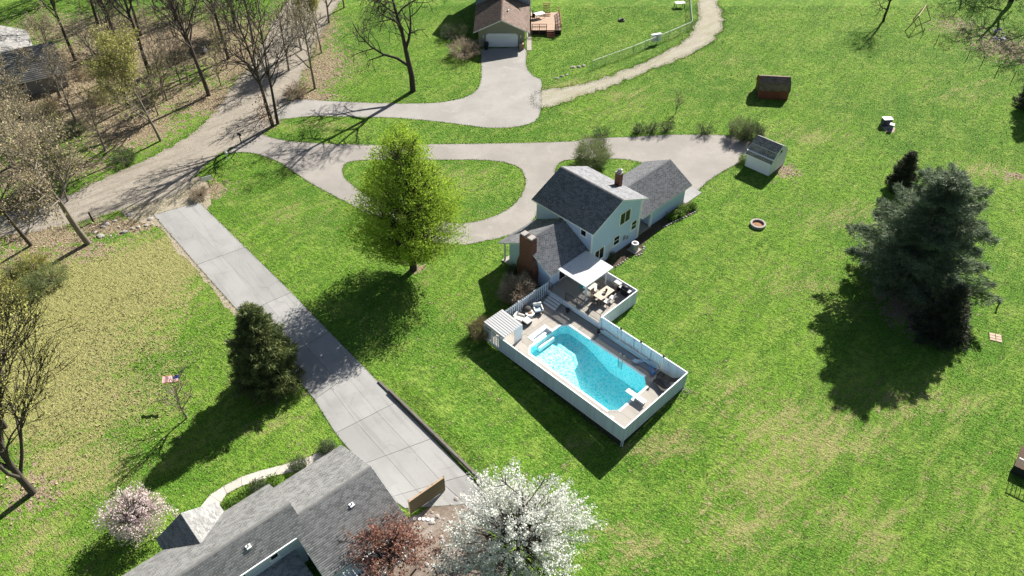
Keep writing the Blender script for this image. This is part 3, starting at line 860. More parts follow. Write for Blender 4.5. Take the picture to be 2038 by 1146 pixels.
# black rail along the pool side of the deck
def rail(parent, p, q, h, n, mat, r=0.022):
    p, q = Vector(p), Vector(q)
    up = Vector((0, 0, h))
    o = MB().tube([p + up, q + up], r, 6).build('hand_rail', mat, parent)
    MB().tube([p + up * 0.12, q + up * 0.12], r * 0.7, 5).build('lower_rail', mat, parent)
    pm = MB().box(-r, r, -r, r, 0, h).mesh('rail_post', mat)
    for i in range(n):
        link('rail_post', pm, parent, p + (q - p) * i / (n - 1))
    bal = MB().box(-0.008, 0.008, -0.008, 0.008, h * 0.12, h).mesh('baluster', mat)
    m = int((q - p).length / 0.14)
    for i in range(1, m):
        link('baluster', bal, parent, p + (q - p) * i / m)
rl = empty('deck_railing', hw(0, 0), HA, 'black metal railing along the pool edge of the deck', 'railing')
rail(rl, (1.8, -13.2, DZ), (6.15, -13.2, DZ), 0.95, 4, M_dark)
rail(rl, (-0.35, -13.2, DZ), (0.0, -13.2, DZ), 0.95, 2, M_dark)

pg = empty('pergola', hw(0, 0), HA, 'white slatted pergola attached to the house over the deck', 'pergola')
PZ = 2.55
for w in (-11.75, -8.75):
    MB().box(3.0, 3.14, w - 0.07, w + 0.07, DZ, PZ - 0.2).build('post', M_white, pg)
MB().box(2.98, 3.16, -12.1, -8.05, PZ - 0.2, PZ - 0.04).build('beam', M_white, pg)
for i in range(6):
    w = -12.0 + 0.78 * i
    MB().box(-0.42, 3.25, w - 0.035, w + 0.035, PZ - 0.035, PZ + 0.1).build('rafter', M_white, pg)
sm = MB().box(-0.021, 0.021, -12.1, -8.0, 0, 0.02).mesh('slat', M_white)
for i in range(58):
    link('slat', sm, pg, (-0.38 + 3.62 * i / 57, 0, PZ + 0.103))

# ================================================================== pool yard: fences
FZ = 1.72
def fence(name, label, u0, w0, u1, w1, z0, z1, mat, board=0.145, gap=0.004, skirt=None, caps=True, posts=6, boxed=False, group='white painted fences of the pool yard'):
    a, b = hw(u0, w0), hw(u1, w1)
    L = (b - a).length
    e = empty(name, (a.x, a.y, 0), math.atan2(b.y - a.y, b.x - a.x), label, 'fence', group)
    n = int(L / (board + gap)); st = L / n
    bd = MB().box(-board / 2, board / 2, -0.012, 0.012, z0, z1).mesh('fence_board', mat)
    for i in range(n):
        y = (0.035 if i % 2 else -0.035) if boxed else 0
        link('fence_board', bd, e, ((i + 0.5) * st, y, random.uniform(-0.008, 0.008)))
    for z in (z0 + 0.25, z1 - 0.25):
        MB().box(0, L, -0.012 - (0.0 if boxed else -0.026), (0.012 if boxed else 0.052), z - 0.045, z + 0.045).build('rail', mat, e)
    if caps:
        MB().box(-0.03, L + 0.03, -0.05, 0.05, z1 + 0.012, z1 + 0.045).build('cap_rail', M_white, e)
        MB().box(0, L, -0.03, -0.014, z0 - 0.002, z0 + 0.06).build('bottom_trim', M_white, e)
    for i in range(posts):
        x = L * i / (posts - 1)
        MB().box(x - 0.045, x + 0.045, 0.055, 0.14, min(z0, -0.8 if skirt else z0), z1 - 0.05).build('fence_post', mat, e)
    if skirt:
        MB().box(0.02, L - 0.02, 0.03, 0.05, -1.2, z0 + 0.01).build('skirt', M_skirt, e)
    return e
fence('solid_fence', 'long solid pale board fence beside the pool facing the concrete drive', 1.55, -21.9, 16.1, -21.9, 0.02, FZ, M_fence, skirt=True, posts=8)
fence('end_fence', 'solid pale board fence behind the diving board', 16.1, -21.85, 16.1, -13.35, 0.02, FZ, M_fence, skirt=True)
fence('back_fence', 'white board fence with narrow gaps behind the pool lamps', 16.05, -13.35, 6.45, -13.35, 0.02, FZ, M_fence_w, board=0.14, gap=0.022)
fence('deck_fence', 'white board fence along the far edge of the raised deck', 6.4, -13.3, 6.4, -8.05, 0.02, 1.62, M_fence_w)
fence('grill_fence', 'short white board fence behind the grill', 6.4, -8.05, 0.15, -8.05, 0.02, 1.62, M_fence_w, posts=4)
fence('picket_fence', 'white shadowbox picket fence from the lean-to up to the house corner', -0.45, -19.4, -0.45, -13.0, 0.02, 1.75, M_fence_w, board=0.14, gap=0.12, caps=False, boxed=False, posts=4)
fence('lean_to_fence', 'slatted picket fence under the eave of the metal roofed lean-to', -0.45, -21.9, 1.5, -21.9, -0.05, 1.7, M_fence_w, board=0.11, gap=0.09, caps=False, posts=3, skirt=True)
fence('side_picket_fence', 'short picket fence closing the lean-to end by the olive bush', -0.48, -19.4, -0.48, -21.85, -0.05, 1.7, M_fence_w, board=0.11, gap=0.09, caps=False, posts=3)

# ================================================================== pool
POOL = [(3.4, -19.65), (3.92, -20.2), (13.2, -20.2), (13.78, -19.6), (13.78, -15.8), (13.0, -15.05), (3.95, -15.05), (3.4, -15.7)]
PD = 0.06
deckbase = empty('pool_deck', hw(0, 0), HA)
tag(deckbase, 'tan concrete pool deck of slabs with dark joints', 'pool deck', kind='structure')
def dens(loop, n):
    P = np.array(loop + [loop[0]], float); d = np.r_[0, np.cumsum(np.linalg.norm(np.diff(P, axis=0), axis=1))]
    return d, P
outer = [(-0.4, -21.8), (16.0, -21.8), (16.0, -13.4), (-0.4, -13.4)]
# slabs between the coping and the fence, joints running out from the pool edge
def outpt(p):
    """straight out from a pool edge point to the fence line"""
    return p
segs = []
def strip(a, b, c, d, n):
    for i in range(n):
        segs.append([lerp(a, b, i / n), lerp(a, b, (i + 1) / n), lerp(d, c, (i + 1) / n), lerp(d, c, i / n)])
P = [tuple(p) for p in POOL]
def off(p, q, k): return p
# pool outline pushed out by the coping
CP = []
for i in range(8):
    a, b, c = np.array(P[i - 1]), np.array(P[i]), np.array(P[(i + 1) % 8])
    n1 = np.array([(b - a)[1], -(b - a)[0]]); n2 = np.array([(c - b)[1], -(c - b)[0]])
    n1 /= np.linalg.norm(n1); n2 /= np.linalg.norm(n2); m = n1 + n2; m /= np.linalg.norm(m)
    CP.append(tuple(b + m * 0.2 / max(0.5, np.dot(m, n1))))
strip(CP[1], CP[2], (13.2, -21.8), (3.92, -21.8), 6)
strip(CP[2], CP[3], (16.0, -19.6), (16.0, -21.8), 1); segs.append([CP[2], (16.0, -21.8), (13.2, -21.8)])
strip(CP[3], CP[4], (16.0, -15.8), (16.0, -19.6), 2)
strip(CP[4], CP[5], (16.0, -13.4), (16.0, -15.8), 1); segs.append([CP[5], (13.0, -13.4), (16.0, -13.4)])
strip(CP[5], CP[6], (3.95, -13.4), (13.0, -13.4), 6)
strip(CP[6], CP[7], (1.8, -15.7), (1.8, -13.4), 1); segs.append([CP[6], (3.95, -13.4), (1.8, -13.4)][::-1])
SB = [(1.8, -15.7), CP[7], (CP[7][0], -16.75), (2.45, -16.75), (2.45, -18.75), (CP[0][0], -18.75), CP[0], (1.8, -19.65)]
segs.append([(1.8, -15.7), CP[7], (CP[7][0], -16.75), (1.8, -16.75)])
segs.append([(1.8, -16.75), (2.45, -16.75), (2.45, -18.75), (1.8, -18.75)])
segs.append([(1.8, -18.75), (CP[0][0], -18.75), CP[0], (1.8, -19.65)])
segs.append([(1.8, -19.65), CP[0], CP[1], (3.92, -21.8), (1.8, -21.8)])
for i in range(4):
    y0 = -21.8 + 2.1 * i
    segs.append([(-0.4, y0), (1.8, y0), (1.8, y0 + 2.1), (-0.4, y0 + 2.1)])
M_pdeck = concrete('pool_concrete', (0.41, 0.375, 0.33))
for q in segs:
    a = sum(q[i][0] * q[(i + 1) % len(q)][1] - q[(i + 1) % len(q)][0] * q[i][1] for i in range(len(q)))
    if abs(a) < 0.02: continue
    MB().prism(shrink(q, 0.012), -0.9, PD).build('deck_slab', M_pdeck, deckbase)
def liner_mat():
    """turquoise liner with a pale net of water caustics painted into its colour"""
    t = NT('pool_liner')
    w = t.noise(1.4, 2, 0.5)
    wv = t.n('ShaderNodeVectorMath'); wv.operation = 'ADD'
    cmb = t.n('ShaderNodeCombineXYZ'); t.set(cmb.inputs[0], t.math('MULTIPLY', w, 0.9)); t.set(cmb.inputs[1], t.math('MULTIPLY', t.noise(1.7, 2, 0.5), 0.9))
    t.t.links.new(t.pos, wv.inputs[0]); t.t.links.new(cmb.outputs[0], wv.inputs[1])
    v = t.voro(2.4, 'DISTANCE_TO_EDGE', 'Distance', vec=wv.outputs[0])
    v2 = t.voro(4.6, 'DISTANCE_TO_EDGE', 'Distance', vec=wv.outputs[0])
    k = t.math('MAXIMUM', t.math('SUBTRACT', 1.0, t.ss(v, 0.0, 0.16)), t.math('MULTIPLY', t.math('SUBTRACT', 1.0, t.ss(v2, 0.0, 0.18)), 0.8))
    c = t.mix(t.math('MULTIPLY', k, 0.65), (0.08, 0.76, 0.83), (0.95, 0.99, 0.99))  # white net imitates sunlight focused by ripples, painted into the base colour
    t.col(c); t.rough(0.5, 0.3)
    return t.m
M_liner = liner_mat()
def water_mat():
    t = NT('pool_water')
    tr = t.n('ShaderNodeBsdfTransparent'); tr.inputs['Color'].default_value = (0.86, 0.99, 0.99, 1)
    gl = t.n('ShaderNodeBsdfGlossy'); gl.inputs['Roughness'].default_value = 0.03
    fr = t.n('ShaderNodeLayerWeight'); fr.inputs['Blend'].default_value = 0.5
    bp = t.n('ShaderNodeBump'); bp.inputs['Strength'].default_value = 0.35; bp.inputs['Distance'].default_value = 0.05
    t.set(bp.inputs['Height'], t.noise(3.5, 3, 0.55, dist=0.8))
    t.t.links.new(bp.outputs[0], gl.inputs['Normal']); t.t.links.new(bp.outputs[0], fr.inputs['Normal'])
    fac = t.math('ADD', 0.02, t.math('MULTIPLY', t.math('POWER', fr.outputs['Facing'], 5.0), 0.9))
    mx = t.n('ShaderNodeMixShader')
    t.t.links.new(fac, mx.inputs[0]); t.t.links.new(tr.outputs[0], mx.inputs[1]); t.t.links.new(gl.outputs[0], mx.inputs[2])
    t.t.links.new(mx.outputs[0], t.out.inputs['Surface'])
    return t.m
pool = empty('swimming_pool', hw(0, 0), HA, 'turquoise swimming pool with cut corners and white edge', 'swimming pool')
mb = MB(); n8 = len(P)
dep = lambda x: -1.05 if x < 6.2 else (-1.05 - 1.25 * min(1, (x - 6.2) / 3.0))
cutu = [5.0, 6.2, 7.5, 9.2, 11.0]
loopB = []
for i in range(8):
    a, b = P[i], P[(i + 1) % 8]; loopB.append(a)
    if abs(a[1] - b[1]) < 0.01:
        for u in sorted([u for u in cutu if min(a[0], b[0]) < u < max(a[0], b[0])], reverse=a[0] > b[0]): loopB.append((u, a[1]))
m = len(loopB)
for i in range(m):
    a, b = loopB[i], loopB[(i + 1) % m]
    mb.add([(a[0], a[1], -0.02), (b[0], b[1], -0.02), (b[0], b[1], dep(b[0])), (a[0], a[1], dep(a[0]))], [(0, 1, 2, 3)])
xs = sorted(set([3.4, 3.93, 13.0, 13.2, 13.78] + cutu))
def ylim(x):
    lo, hi = -20.2, -15.05
    if x < 3.95: t = (3.95 - x) / 0.55; lo += 0.55 * t; hi -= 0.65 * t
    if x > 13.0: t = (x - 13.0) / 0.78; hi -= 0.75 * t
    if x > 13.2: t = (x - 13.2) / 0.58; lo += 0.6 * t
    return lo, hi
for x0, x1 in zip(xs, xs[1:]):
    (a0, b0), (a1, b1) = ylim(x0), ylim(x1)
    mb.add([(x0, a0, dep(x0)), (x1, a1, dep(x1)), (x1, b1, dep(x1)), (x0, b0, dep(x0))], [(0, 1, 2, 3)])
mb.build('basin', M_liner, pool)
# white coping pieces
for i in range(8):
    a, b, c, d = P[i], P[(i + 1) % 8], CP[(i + 1) % 8], CP[i]
    L = math.hypot(b[0] - a[0], b[1] - a[1]); k = max(1, int(L / 1.6))
    if i == 7:
        # the stair alcove opens on this side
        for y0, y1 in ((-15.7, -16.75), (-18.75, -19.65)):
            MB().box(3.2, 3.43, min(y0, y1) + 0.005, max(y0, y1) - 0.005, -0.1, 0.075).build('coping', M_white, pool)
        continue
    for j in range(k):
        q = [lerp(a, b, j / k), lerp(a, b, (j + 1) / k), lerp(d, c, (j + 1) / k), lerp(d, c, j / k)]
        MB().prism(shrink(q, 0.004), -0.1, PD + 0.015).build('coping', M_white if i in (0, 1, 3, 5, 6) else M_pdeck, pool)
wp = [p for p in P]
wm = MB(); wm.add([(x, y, -0.14) for x, y in wp], [tuple(range(8))]).build('water', water_mat(), pool)
# moulded stair unit
stp = MB().box(2.46, 3.42, -18.74, -16.76, -0.5, -0.3).build('stair_unit', M_white, pool)
for k, (x0, x1, z) in enumerate(((2.46, 2.72, 0.08), (2.74, 3.05, -0.17), (3.07, 3.4, -0.28), (3.42, 3.75, -0.48))):
    MB().box(x0, x1, -18.74, -16.76, -0.95, z).build('step', M_white, stp)
for y in (-18.85, -16.65): MB().box(2.3, 3.42, y - 0.1, y + 0.1, -0.4, 0.09).build('side_wall', M_white, stp)
MB().box(2.3, 2.46, -18.75, -16.75, -0.4, 0.09).build('back_wall', M_white, stp)
# ladder
for k in (-0.22, 0.22):
    MB().tube([(10.3 + k, -14.75, PD), (10.3 + k, -14.78, 0.7), (10.3 + k, -14.95, 0.82), (10.3 + k, -15.12, 0.7), (10.3 + k, -15.14, -0.9)], 0.024, 8).build('ladder_rail', M_grey, pool, smooth=True)
for z in (-0.2, -0.5, -0.8): MB().box(10.1, 10.5, -15.18, -15.1, z, z + 0.03).build('ladder_step', M_white, pool)
db = empty('diving_board', hw(13.9, -17.64), HA, 'white diving board at the deep end of the pool', 'diving board')
MB().box(-0.85, 1.15, -0.24, 0.24, 0.46, 0.52).build('board', M_white, db, bevel=0.02)
MB().box(0.15, 1.05, -0.2, 0.2, PD, 0.44).build('stand', M_grey, db, bevel=0.02)
MB().box(-0.82, 0.4, -0.2, 0.2, 0.522, 0.526).build('grip_tread', M_white, db)

# lean-to with ribbed metal roof
lt = empty('lean_to', hw(0, 0), HA, 'lean-to with ribbed pale metal roof at the pool yard corner', 'shelter')
M_metalroof = plain('pale_metal_roof', (0.45, 0.455, 0.46), 0.4, 0.06, 2, 0.05)
for i in range(9):
    y0 = -21.75 + 0.262 * i
    p0 = MB().slab([(-0.55, y0, 2.05), (2.1, y0, 1.9), (2.1, y0 + 0.255, 1.9), (-0.55, y0 + 0.255, 2.05)], 0.03).build('roof_panel', M_metalroof, lt)
    MB().bar((-0.55, y0, 2.07), (2.1, y0, 1.92), 0.02, 0.02).build('rib', M_metalroof, p0)
MB().box(-0.5, 2.05, -21.8, -21.72, 1.72, 1.86).build('beam', M_white, lt)
MB().box(1.95, 2.08, -21.8, -21.67, PD, 1.85).build('post', M_white, lt)
MB().box(1.95, 2.08, -19.5, -19.38, PD, 1.85).build('post', M_white, lt)
MB().box(1.98, 2.03, -20.35, -19.5, PD, 1.85).build('panel', M_white, lt)

# ------------------------------------------------------------------ things in the pool yard
M_cush = plain('white_cushion', (0.78, 0.76, 0.72), 0.9, 0.06, 5, 0.2)
M_cushb = plain('pale_blue_cushion', (0.42, 0.52, 0.60), 0.9, 0.08, 5, 0.2)
M_wick = plain('dark_wicker', (0.06, 0.055, 0.05), 0.8, 0.3, 20, 0.3)
def armchair(label, u, w, rz, cm):
    e = empty('lounge_chair', hw(u, w, PD), HA + rz, label, 'chair', 'white cushioned patio chairs')
    for x in (-0.36, 0.36):
        for y in (-0.34, 0.34): MB().box(x - 0.03, x + 0.03, y - 0.03, y + 0.03, 0, 0.22).build('leg', M_wick, e)
    MB().box(-0.42, 0.42, -0.42, 0.42, 0.22, 0.3).build('frame', M_wick, e)
    MB().box(-0.32, 0.32, -0.4, 0.3, 0.3, 0.46).build('seat_cushion', cm, e, bevel=0.04)
    MB().box(-0.42, 0.42, 0.3, 0.45, 0.3, 0.86).build('backrest', M_cush, e, bevel=0.05)
    for s in (-1, 1): MB().box(min(s * 0.33, s * 0.45), max(s * 0.33, s * 0.45), -0.42, 0.3, 0.3, 0.62).build('armrest', M_cush, e, bevel=0.04)
    return e
armchair('white patio chair with pale blue seat in the shade by the pickets', 0.6, -15.75, math.radians(60), M_cushb)
armchair('white patio chair against the lean-to roof', 0.2, -17.95, math.radians(110), M_cush)
ot = empty('ottoman', hw(0.95, -17.62, PD), HA, 'white cushioned ottoman beside the patio chair', 'ottoman')
MB().box(-0.36, 0.36, -0.33, 0.33, 0.05, 0.28).build('base', M_wick, ot); MB().box(-0.38, 0.38, -0.35, 0.35, 0.28, 0.44).build('cushion', M_cush, ot, bevel=0.05)
ft = empty('fire_table', hw(0.5, -16.75, PD), HA, 'round white fire table with brown bowl between the patio chairs', 'fire table')
MB().lathe([(0.3, 0), (0.26, 0.3), (0.45, 0.42), (0.45, 0.47), (0.26, 0.472)], 20).build('table_top', M_white, ft)
MB().lathe([(0.24, 0.474), (0.2, 0.52), (0.05, 0.53)], 14).build('fire_bowl', plain('copper_bowl', (0.22, 0.12, 0.07), 0.5), ft)
cvr = MB().lathe([(0.42, 0), (0.48, 0.25), (0.40, 0.6), (0.2, 0.75), (0.03, 0.78)], 14).build('covered_grill', M_wick, None, hw(-0.05, -16.6, PD), smooth=True)
tag(cvr, 'round dark covered kettle standing against the picket fence', 'kettle')
M_table = plain('sandy_table', (0.55, 0.44, 0.34), 0.6, 0.1, 4)
dt = empty('dining_table', hw(4.25, -10.45, DZ), HA, 'long sandy dining table set on the raised deck', 'table')
MB().box(-0.5, 0.5, -1.0, 1.0, 0.7, 0.75).build('table_top', M_table, dt, bevel=0.02)
for x in (-0.42, 0.42):
    for y in (-0.9, 0.9): MB().box(x - 0.035, x + 0.035, y - 0.035, y + 0.035, 0, 0.7).build('leg', M_dark, dt)
for k, y in enumerate((0.35, -0.05)):
    pl = empty('table_lantern', hw(4.25 + 0.1 * k, -10.45 + y, DZ + 0.75), HA, ('dark lantern at the table middle', 'dark bowl on the dining table beside the lantern')[k], ('lantern', 'bowl')[k])
    MB().lathe([(0.1, 0), (0.16, 0.05), (0.2, 0.12), (0.2, 0.14), (0.02, 0.1)] if k else [(0.1, 0), (0.1, 0.2), (0.13, 0.22), (0.02, 0.3)], 12).build('body', M_dark, pl)
    if not k: MB().tube([(-.06, 0, .3), (0, 0, .38), (.06, 0, .3)], 0.008, 5).build('handle', M_dark, pl)
    else: pl.name = 'table_bowl'
def dchair(label, u, w, rz, mat):
    e = empty('dining_chair', hw(u, w, DZ), HA + rz, label, 'chair', 'dining chairs round the deck table')
    for x in (-0.2, 0.2):
        for y in (-0.2, 0.2): MB().box(x - 0.018, x + 0.018, y - 0.018, y + 0.018, 0, 0.44 if y < 0 else 0.85).build('leg', M_dark, e)
    MB().box(-0.24, 0.24, -0.24, 0.24, 0.43, 0.48).build('seat', mat, e, bevel=0.015)
    MB().box(-0.24, 0.24, 0.19, 0.225, 0.52, 0.92).build('backrest', mat, e, bevel=0.012)
    return e
M_sling = plain('tan_sling', (0.40, 0.32, 0.26), 0.8, 0.1, 8)
dchair('tan dining chair at the grill end of the table', 4.4, -9.1, math.radians(10), M_sling)
dchair('dark dining chair at the pool end of the table', 4.3, -11.8, math.radians(175), M_wick)
for i, w in enumerate((-10.95, -10.1)): dchair('pale dining chair between the table and the deck fence, %s' % ('nearer the pool' if i == 0 else 'nearer the grill'), 5.05, w, math.radians(-90 + 8 * i), M_cush)
for i, w in enumerate((-10.9, -10.0)): dchair('dining chair on the house side of the table, %s' % ('nearer the pool' if i == 0 else 'nearer the grill'), 3.4, w, math.radians(90 - 9 * i), M_sling)
rug = MB().box(2.2, 3.0, -11.4, -9.2, DZ + 0.004, DZ + 0.012).build('deck_rug', plain('pale_rug', (0.62, 0.58, 0.50), 0.95, 0.1, 8), None, HO, HA)
tag(rug, 'pale ribbed mat lying on the deck beyond the pergola posts', 'mat')
tc = empty('teal_chair', hw(1.9, -11.0, DZ), HA + 0.4, 'small teal chair under the pergola', 'chair')
M_teal = plain('teal_paint', (0.10, 0.38, 0.40), 0.5, 0.1)
MB().box(-0.24, 0.24, -0.24, 0.24, 0.36, 0.42).build('seat', M_teal, tc, bevel=0.02); MB().box(-0.24, 0.24, 0.2, 0.26, 0.42, 0.85).build('backrest', M_teal, tc, bevel=0.02)
for x in (-0.2, 0.2):
    for y in (-0.2, 0.2): MB().box(x - 0.02, x + 0.02, y - 0.02, y + 0.02, 0, 0.36).build('leg', M_teal, tc)
gr = empty('gas_grill', hw(5.35, -8.6, DZ), HA, 'black gas grill in the corner of the raised deck', 'grill')
MB().box(-0.32, 0.32, -0.25, 0.25, 0.08, 0.72).build('cart', M_dark, gr)
MB().tube([(-0.34, 0, 0.86), (0.34, 0, 0.86)], 0.26, 14).build('lid', M_dark, gr, smooth=True)
for s in (-1, 1): MB().box(min(s * .34, s * .66), max(s * .34, s * .66), -0.22, 0.22, 0.74, 0.78).build('side_shelf', M_grey, gr)
MB().tube([(-0.25, -0.3, 0.92), (0.25, -0.3, 0.92)], 0.018, 6).build('handle', M_grey, gr)
cb_ = empty('deck_box', hw(4.3, -8.4, DZ), HA, 'dark storage cabinet with pale lid beside the grill', 'cabinet')
MB().box(-0.35, 0.35, -0.25, 0.25, 0, 0.8).build('body', M_dark, cb_, bevel=0.02); MB().box(-0.38, 0.38, -0.28, 0.28, 0.8, 0.86).build('lid', M_grey, cb_, bevel=0.02)
def chaise(label, u, w, rz):
    e = empty('sun_lounger', hw(u, w, PD), HA + rz, label, 'sun lounger', 'dark mesh sun loungers by the diving board')
    MB().box(-0.95, 0.35, -0.3, 0.3, 0.3, 0.34).build('seat', M_wick, e)
    MB().add([(0.35, -0.3, 0.34), (0.35, 0.3, 0.34), (0.95, 0.3, 0.8), (0.95, -0.3, 0.8), (0.35, -0.3, 0.30), (0.35, 0.3, 0.30), (0.95, 0.3, 0.76), (0.95, -0.3, 0.76)],
             [(0, 3, 2, 1), (4, 5, 6, 7), (0, 1, 5, 4), (1, 2, 6, 5), (2, 3, 7, 6), (3, 0, 4, 7)]).build('backrest', M_wick, e)
    for x in (-0.85, 0.3):
        for y in (-0.27, 0.27): MB().box(x - 0.02, x + 0.02, y - 0.02, y + 0.02, 0, 0.3).build('leg', M_dark, e)
    return e
chaise('dark mesh sun lounger set along the back fence corner', 14.65, -14.0, math.radians(5))
chaise('dark mesh sun lounger angled towards the diving board', 14.9, -15.1, math.radians(-20))
# folded blue umbrella and hose lying on the deck
um = empty('folded_umbrella', hw(12.2, -13.9, PD), HA, 'folded blue and white patio umbrella lying on the pool deck', 'umbrella')
M_blue = plain('faded_blue_cloth', (0.13, 0.26, 0.52), 0.8, 0.3, 6)
M_blue2 = plain('pale_blue_cloth', (0.40, 0.50, 0.62), 0.8, 0.25, 6)
MB().tube([(-1.05, -0.35, 0.1), (-0.7, -0.3, 0.14), (-0.1, 0.45, 0.3), (0.0, 0.55, 0.42)], [0.2, 0.17, 0.08, 0.03], 9).build('canopy', M_blue2, um)
MB().tube([(0.0, 0.5, 0.42), (0.45, 0.1, 0.22), (0.95, -0.25, 0.1), (1.2, -0.4, 0.12)], [0.05, 0.11, 0.16, 0.22], 9).build('canopy_fold', M_blue, um)
MB().tube([(-1.2, -0.5, 0.1), (0.0, 0.6, 0.5)], 0.022, 6).build('pole', M_white, um)
rl_ = empty('cover_reel', hw(0, 0), HA, 'long reel with rolled pale blue solar cover along the back fence', 'reel')
MB().tube([(6.85, -13.68, 0.38), (13.2, -13.68, 0.38)], 0.17, 12).build('rolled_cover', plain('solar_cover', (0.38, 0.55, 0.64), 0.5, 0.15, 8), rl_, smooth=True)
MB().tube([(6.65, -13.68, 0.38), (13.4, -13.68, 0.38)], 0.05, 8).build('axle', M_white, rl_)
for x in (6.72, 13.32):
    MB().add([(x - .03, -13.95, PD), (x + .03, -13.95, PD), (x + .03, -13.42, PD), (x - .03, -13.42, PD), (x - .03, -13.68, .5), (x + .03, -13.68, .5)], [(0, 1, 5, 4), (1, 2, 5), (2, 3, 4, 5), (3, 0, 4), (3, 2, 1, 0)]).build('stand', M_white, rl_)
sheet_cov = MB(); 
sheet_cov.add([(6.9, -13.9, .2), (13.1, -13.9, .2), (13.1, -14.25, PD + .02), (6.9, -14.3, PD + .02)], [(0, 3, 2, 1)])
sheet_cov.build('cover_flap', plain('grey_cover', (0.33, 0.36, 0.40), 0.6, 0.2, 6), rl_)
for i, (u, lab) in enumerate(((8.8, 'white lamp post with dark cap on the back fence, nearest the deck'), (11.1, 'white lamp post with dark cap on the back fence, the middle one'), (13.6, 'white lamp post with dark cap on the back fence above the loungers'))):
    lp = empty('lamp_post', hw(u, -13.46, PD), HA, lab, 'lamp', 'lamps along the back fence')
    MB().box(-0.035, 0.035, -0.035, 0.035, 0, 1.75).build('post', M_white, lp); MB().lathe([(0.04, 1.75), (0.09, 1.8), (0.09, 1.92), (0.12, 1.93), (0.02, 2.02)], 10).build('lantern', M_dark, lp)
for i, (u, w, lab) in enumerate(((6.6, -13.8, 'dark planter pot at the foot of the deck post'), (2.6, -13.75, 'dark round planter at the bottom of the deck steps'))):
    pp = empty('planter', hw(u, w, PD), HA, lab, 'planter')
    MB().lathe([(0.14, 0), (0.2, 0.3), (0.22, 0.32), (0.18, 0.3)], 12).build('pot', M_dark, pp)
    MB().lathe([(0.18, 0.29), (0.05, 0.31)], 10).build('soil', M_soil, pp)
for u, w, lab in ((3.0, -20.9, 'black deck lamp beside the pool near the lean-to'), (12.9, -20.9, 'black deck lamp beside the pool near the far corner'), (8.1, -21.0, 'black deck lamp midway along the pool')):
    o = MB().lathe([(0.09, 0), (0.09, 0.05), (0.05, 0.08), (0.05, 0.25), (0.1, 0.27), (0.02, 0.34)], 10).build('deck_lamp', M_dark, None, hw(u, w, PD)); tag(o, lab, 'lamp', 'small black lamps on the pool deck')
sk = MB().box(-0.17, 0.17, -0.17, 0.17, 0, 0.012).build('skimmer_lid', M_white, None, hw(13.9, -20.65, PD + 0.001), HA); tag(sk, 'square white skimmer lid set in the pool deck', 'lid')
hose = MB().tube([(0.28 * math.cos(a * 0.4), 0.28 * math.sin(a * 0.4), 0.04 + 0.004 * a) for a in range(40)], 0.018, 5).build('garden_hose', M_stone, None, hw(16.6, -13.9, 0.0)); tag(hose, 'coiled pale garden hose lying outside the fence corner', 'hose')

def rock_mb(r, seed, flat=0.7):
    q = np.random.default_rng(seed); mb = MB(); n = 9
    prof = [(0.85, -0.15), (1.05, 0.12), (0.95, 0.4), (0.6, 0.68), (0.12, 0.8)]
    vs = []; fs = []
    sx, sy = q.uniform(.7, 1.3), q.uniform(.7, 1.2)
    for i, (a, z) in enumerate(prof):
        for j in range(n):
            t = 2 * math.pi * j / n; k = r * a * q.uniform(.8, 1.2)
            vs.append((k * sx * math.cos(t), k * sy * math.sin(t), r * flat * (z + q.uniform(-.1, .1))))
    for i in range(len(prof) - 1):
        for j in range(n): fs.append((i * n + j, i * n + (j + 1) % n, (i + 1) * n + (j + 1) % n, (i + 1) * n + j))
    fs.append(tuple(range((len(prof) - 1) * n, len(prof) * n)))
    return mb.add(vs, fs)
# ------------------------------------------------------------------ things round the house
ac = empty('air_conditioner', hw(1.15, -1.75), HA, 'grey round air conditioner with white fan grille beside the blue house', 'air conditioner')
MB().lathe([(0.42, 0.08), (0.42, 0.85), (0.38, 0.9)], 18).build('body', M_grey, ac)
MB().lathe([(0.38, 0.9), (0.36, 0.94), (0.26, 0.95)], 18).build('top_ring', M_white, ac); MB().lathe([(0.24, 0.951), (0.05, 0.96)], 14).build('fan', M_dark, ac)
MB().box(-0.55, 0.55, -0.55, 0.55, 0, 0.08).build('pad', M_conc2, ac)
bedm = MB()
bed = sheet('mulch_bed', [smooth_loop([tuple(hw(*p).xy) for p in ((0.05, -7.4), (1.3, -7.6), (1.5, -5), (1.5, -2.8), (2.0, -1.8), (1.3, -0.5), (1.0, 1.5), (0.9, 4), (1.3, 6), (1.6, 8), (0.9, 9.2), (-0.2, 8.8), (-0.2, 3), (0.05, 0))], 4, 0.04)], 0.012, M_soil, 'dark mulch bed along the wall of the blue house', 'bed')
k = 0
for pth in ([(1.55, -5.2), (1.6, -4.2), (1.55, -3)], [(1.95, -2.4), (2.1, -1.8), (1.8, -1.0), (1.4, -.4)], [(0.95, 3.6), (1.1, 4.6), (1.35, 6), (1.65, 7.2), (1.7, 8.2), (1.1, 9.2)]):
    for a, b in zip(pth, pth[1:]):
        n = max(2, int(math.hypot(b[0] - a[0], b[1] - a[1]) / 0.33))
        for i in range(n):
            u, w = lerp(a, b, i / n); r = random.uniform(.1, .17)
            MB().lathe([(r, -0.05), (r * 1.05, .05), (r * .7, .11), (.02, .13)], 7).build('edging_stone', M_stone, bed, hw(u, w, 0), random.uniform(0, 6)); k += 1

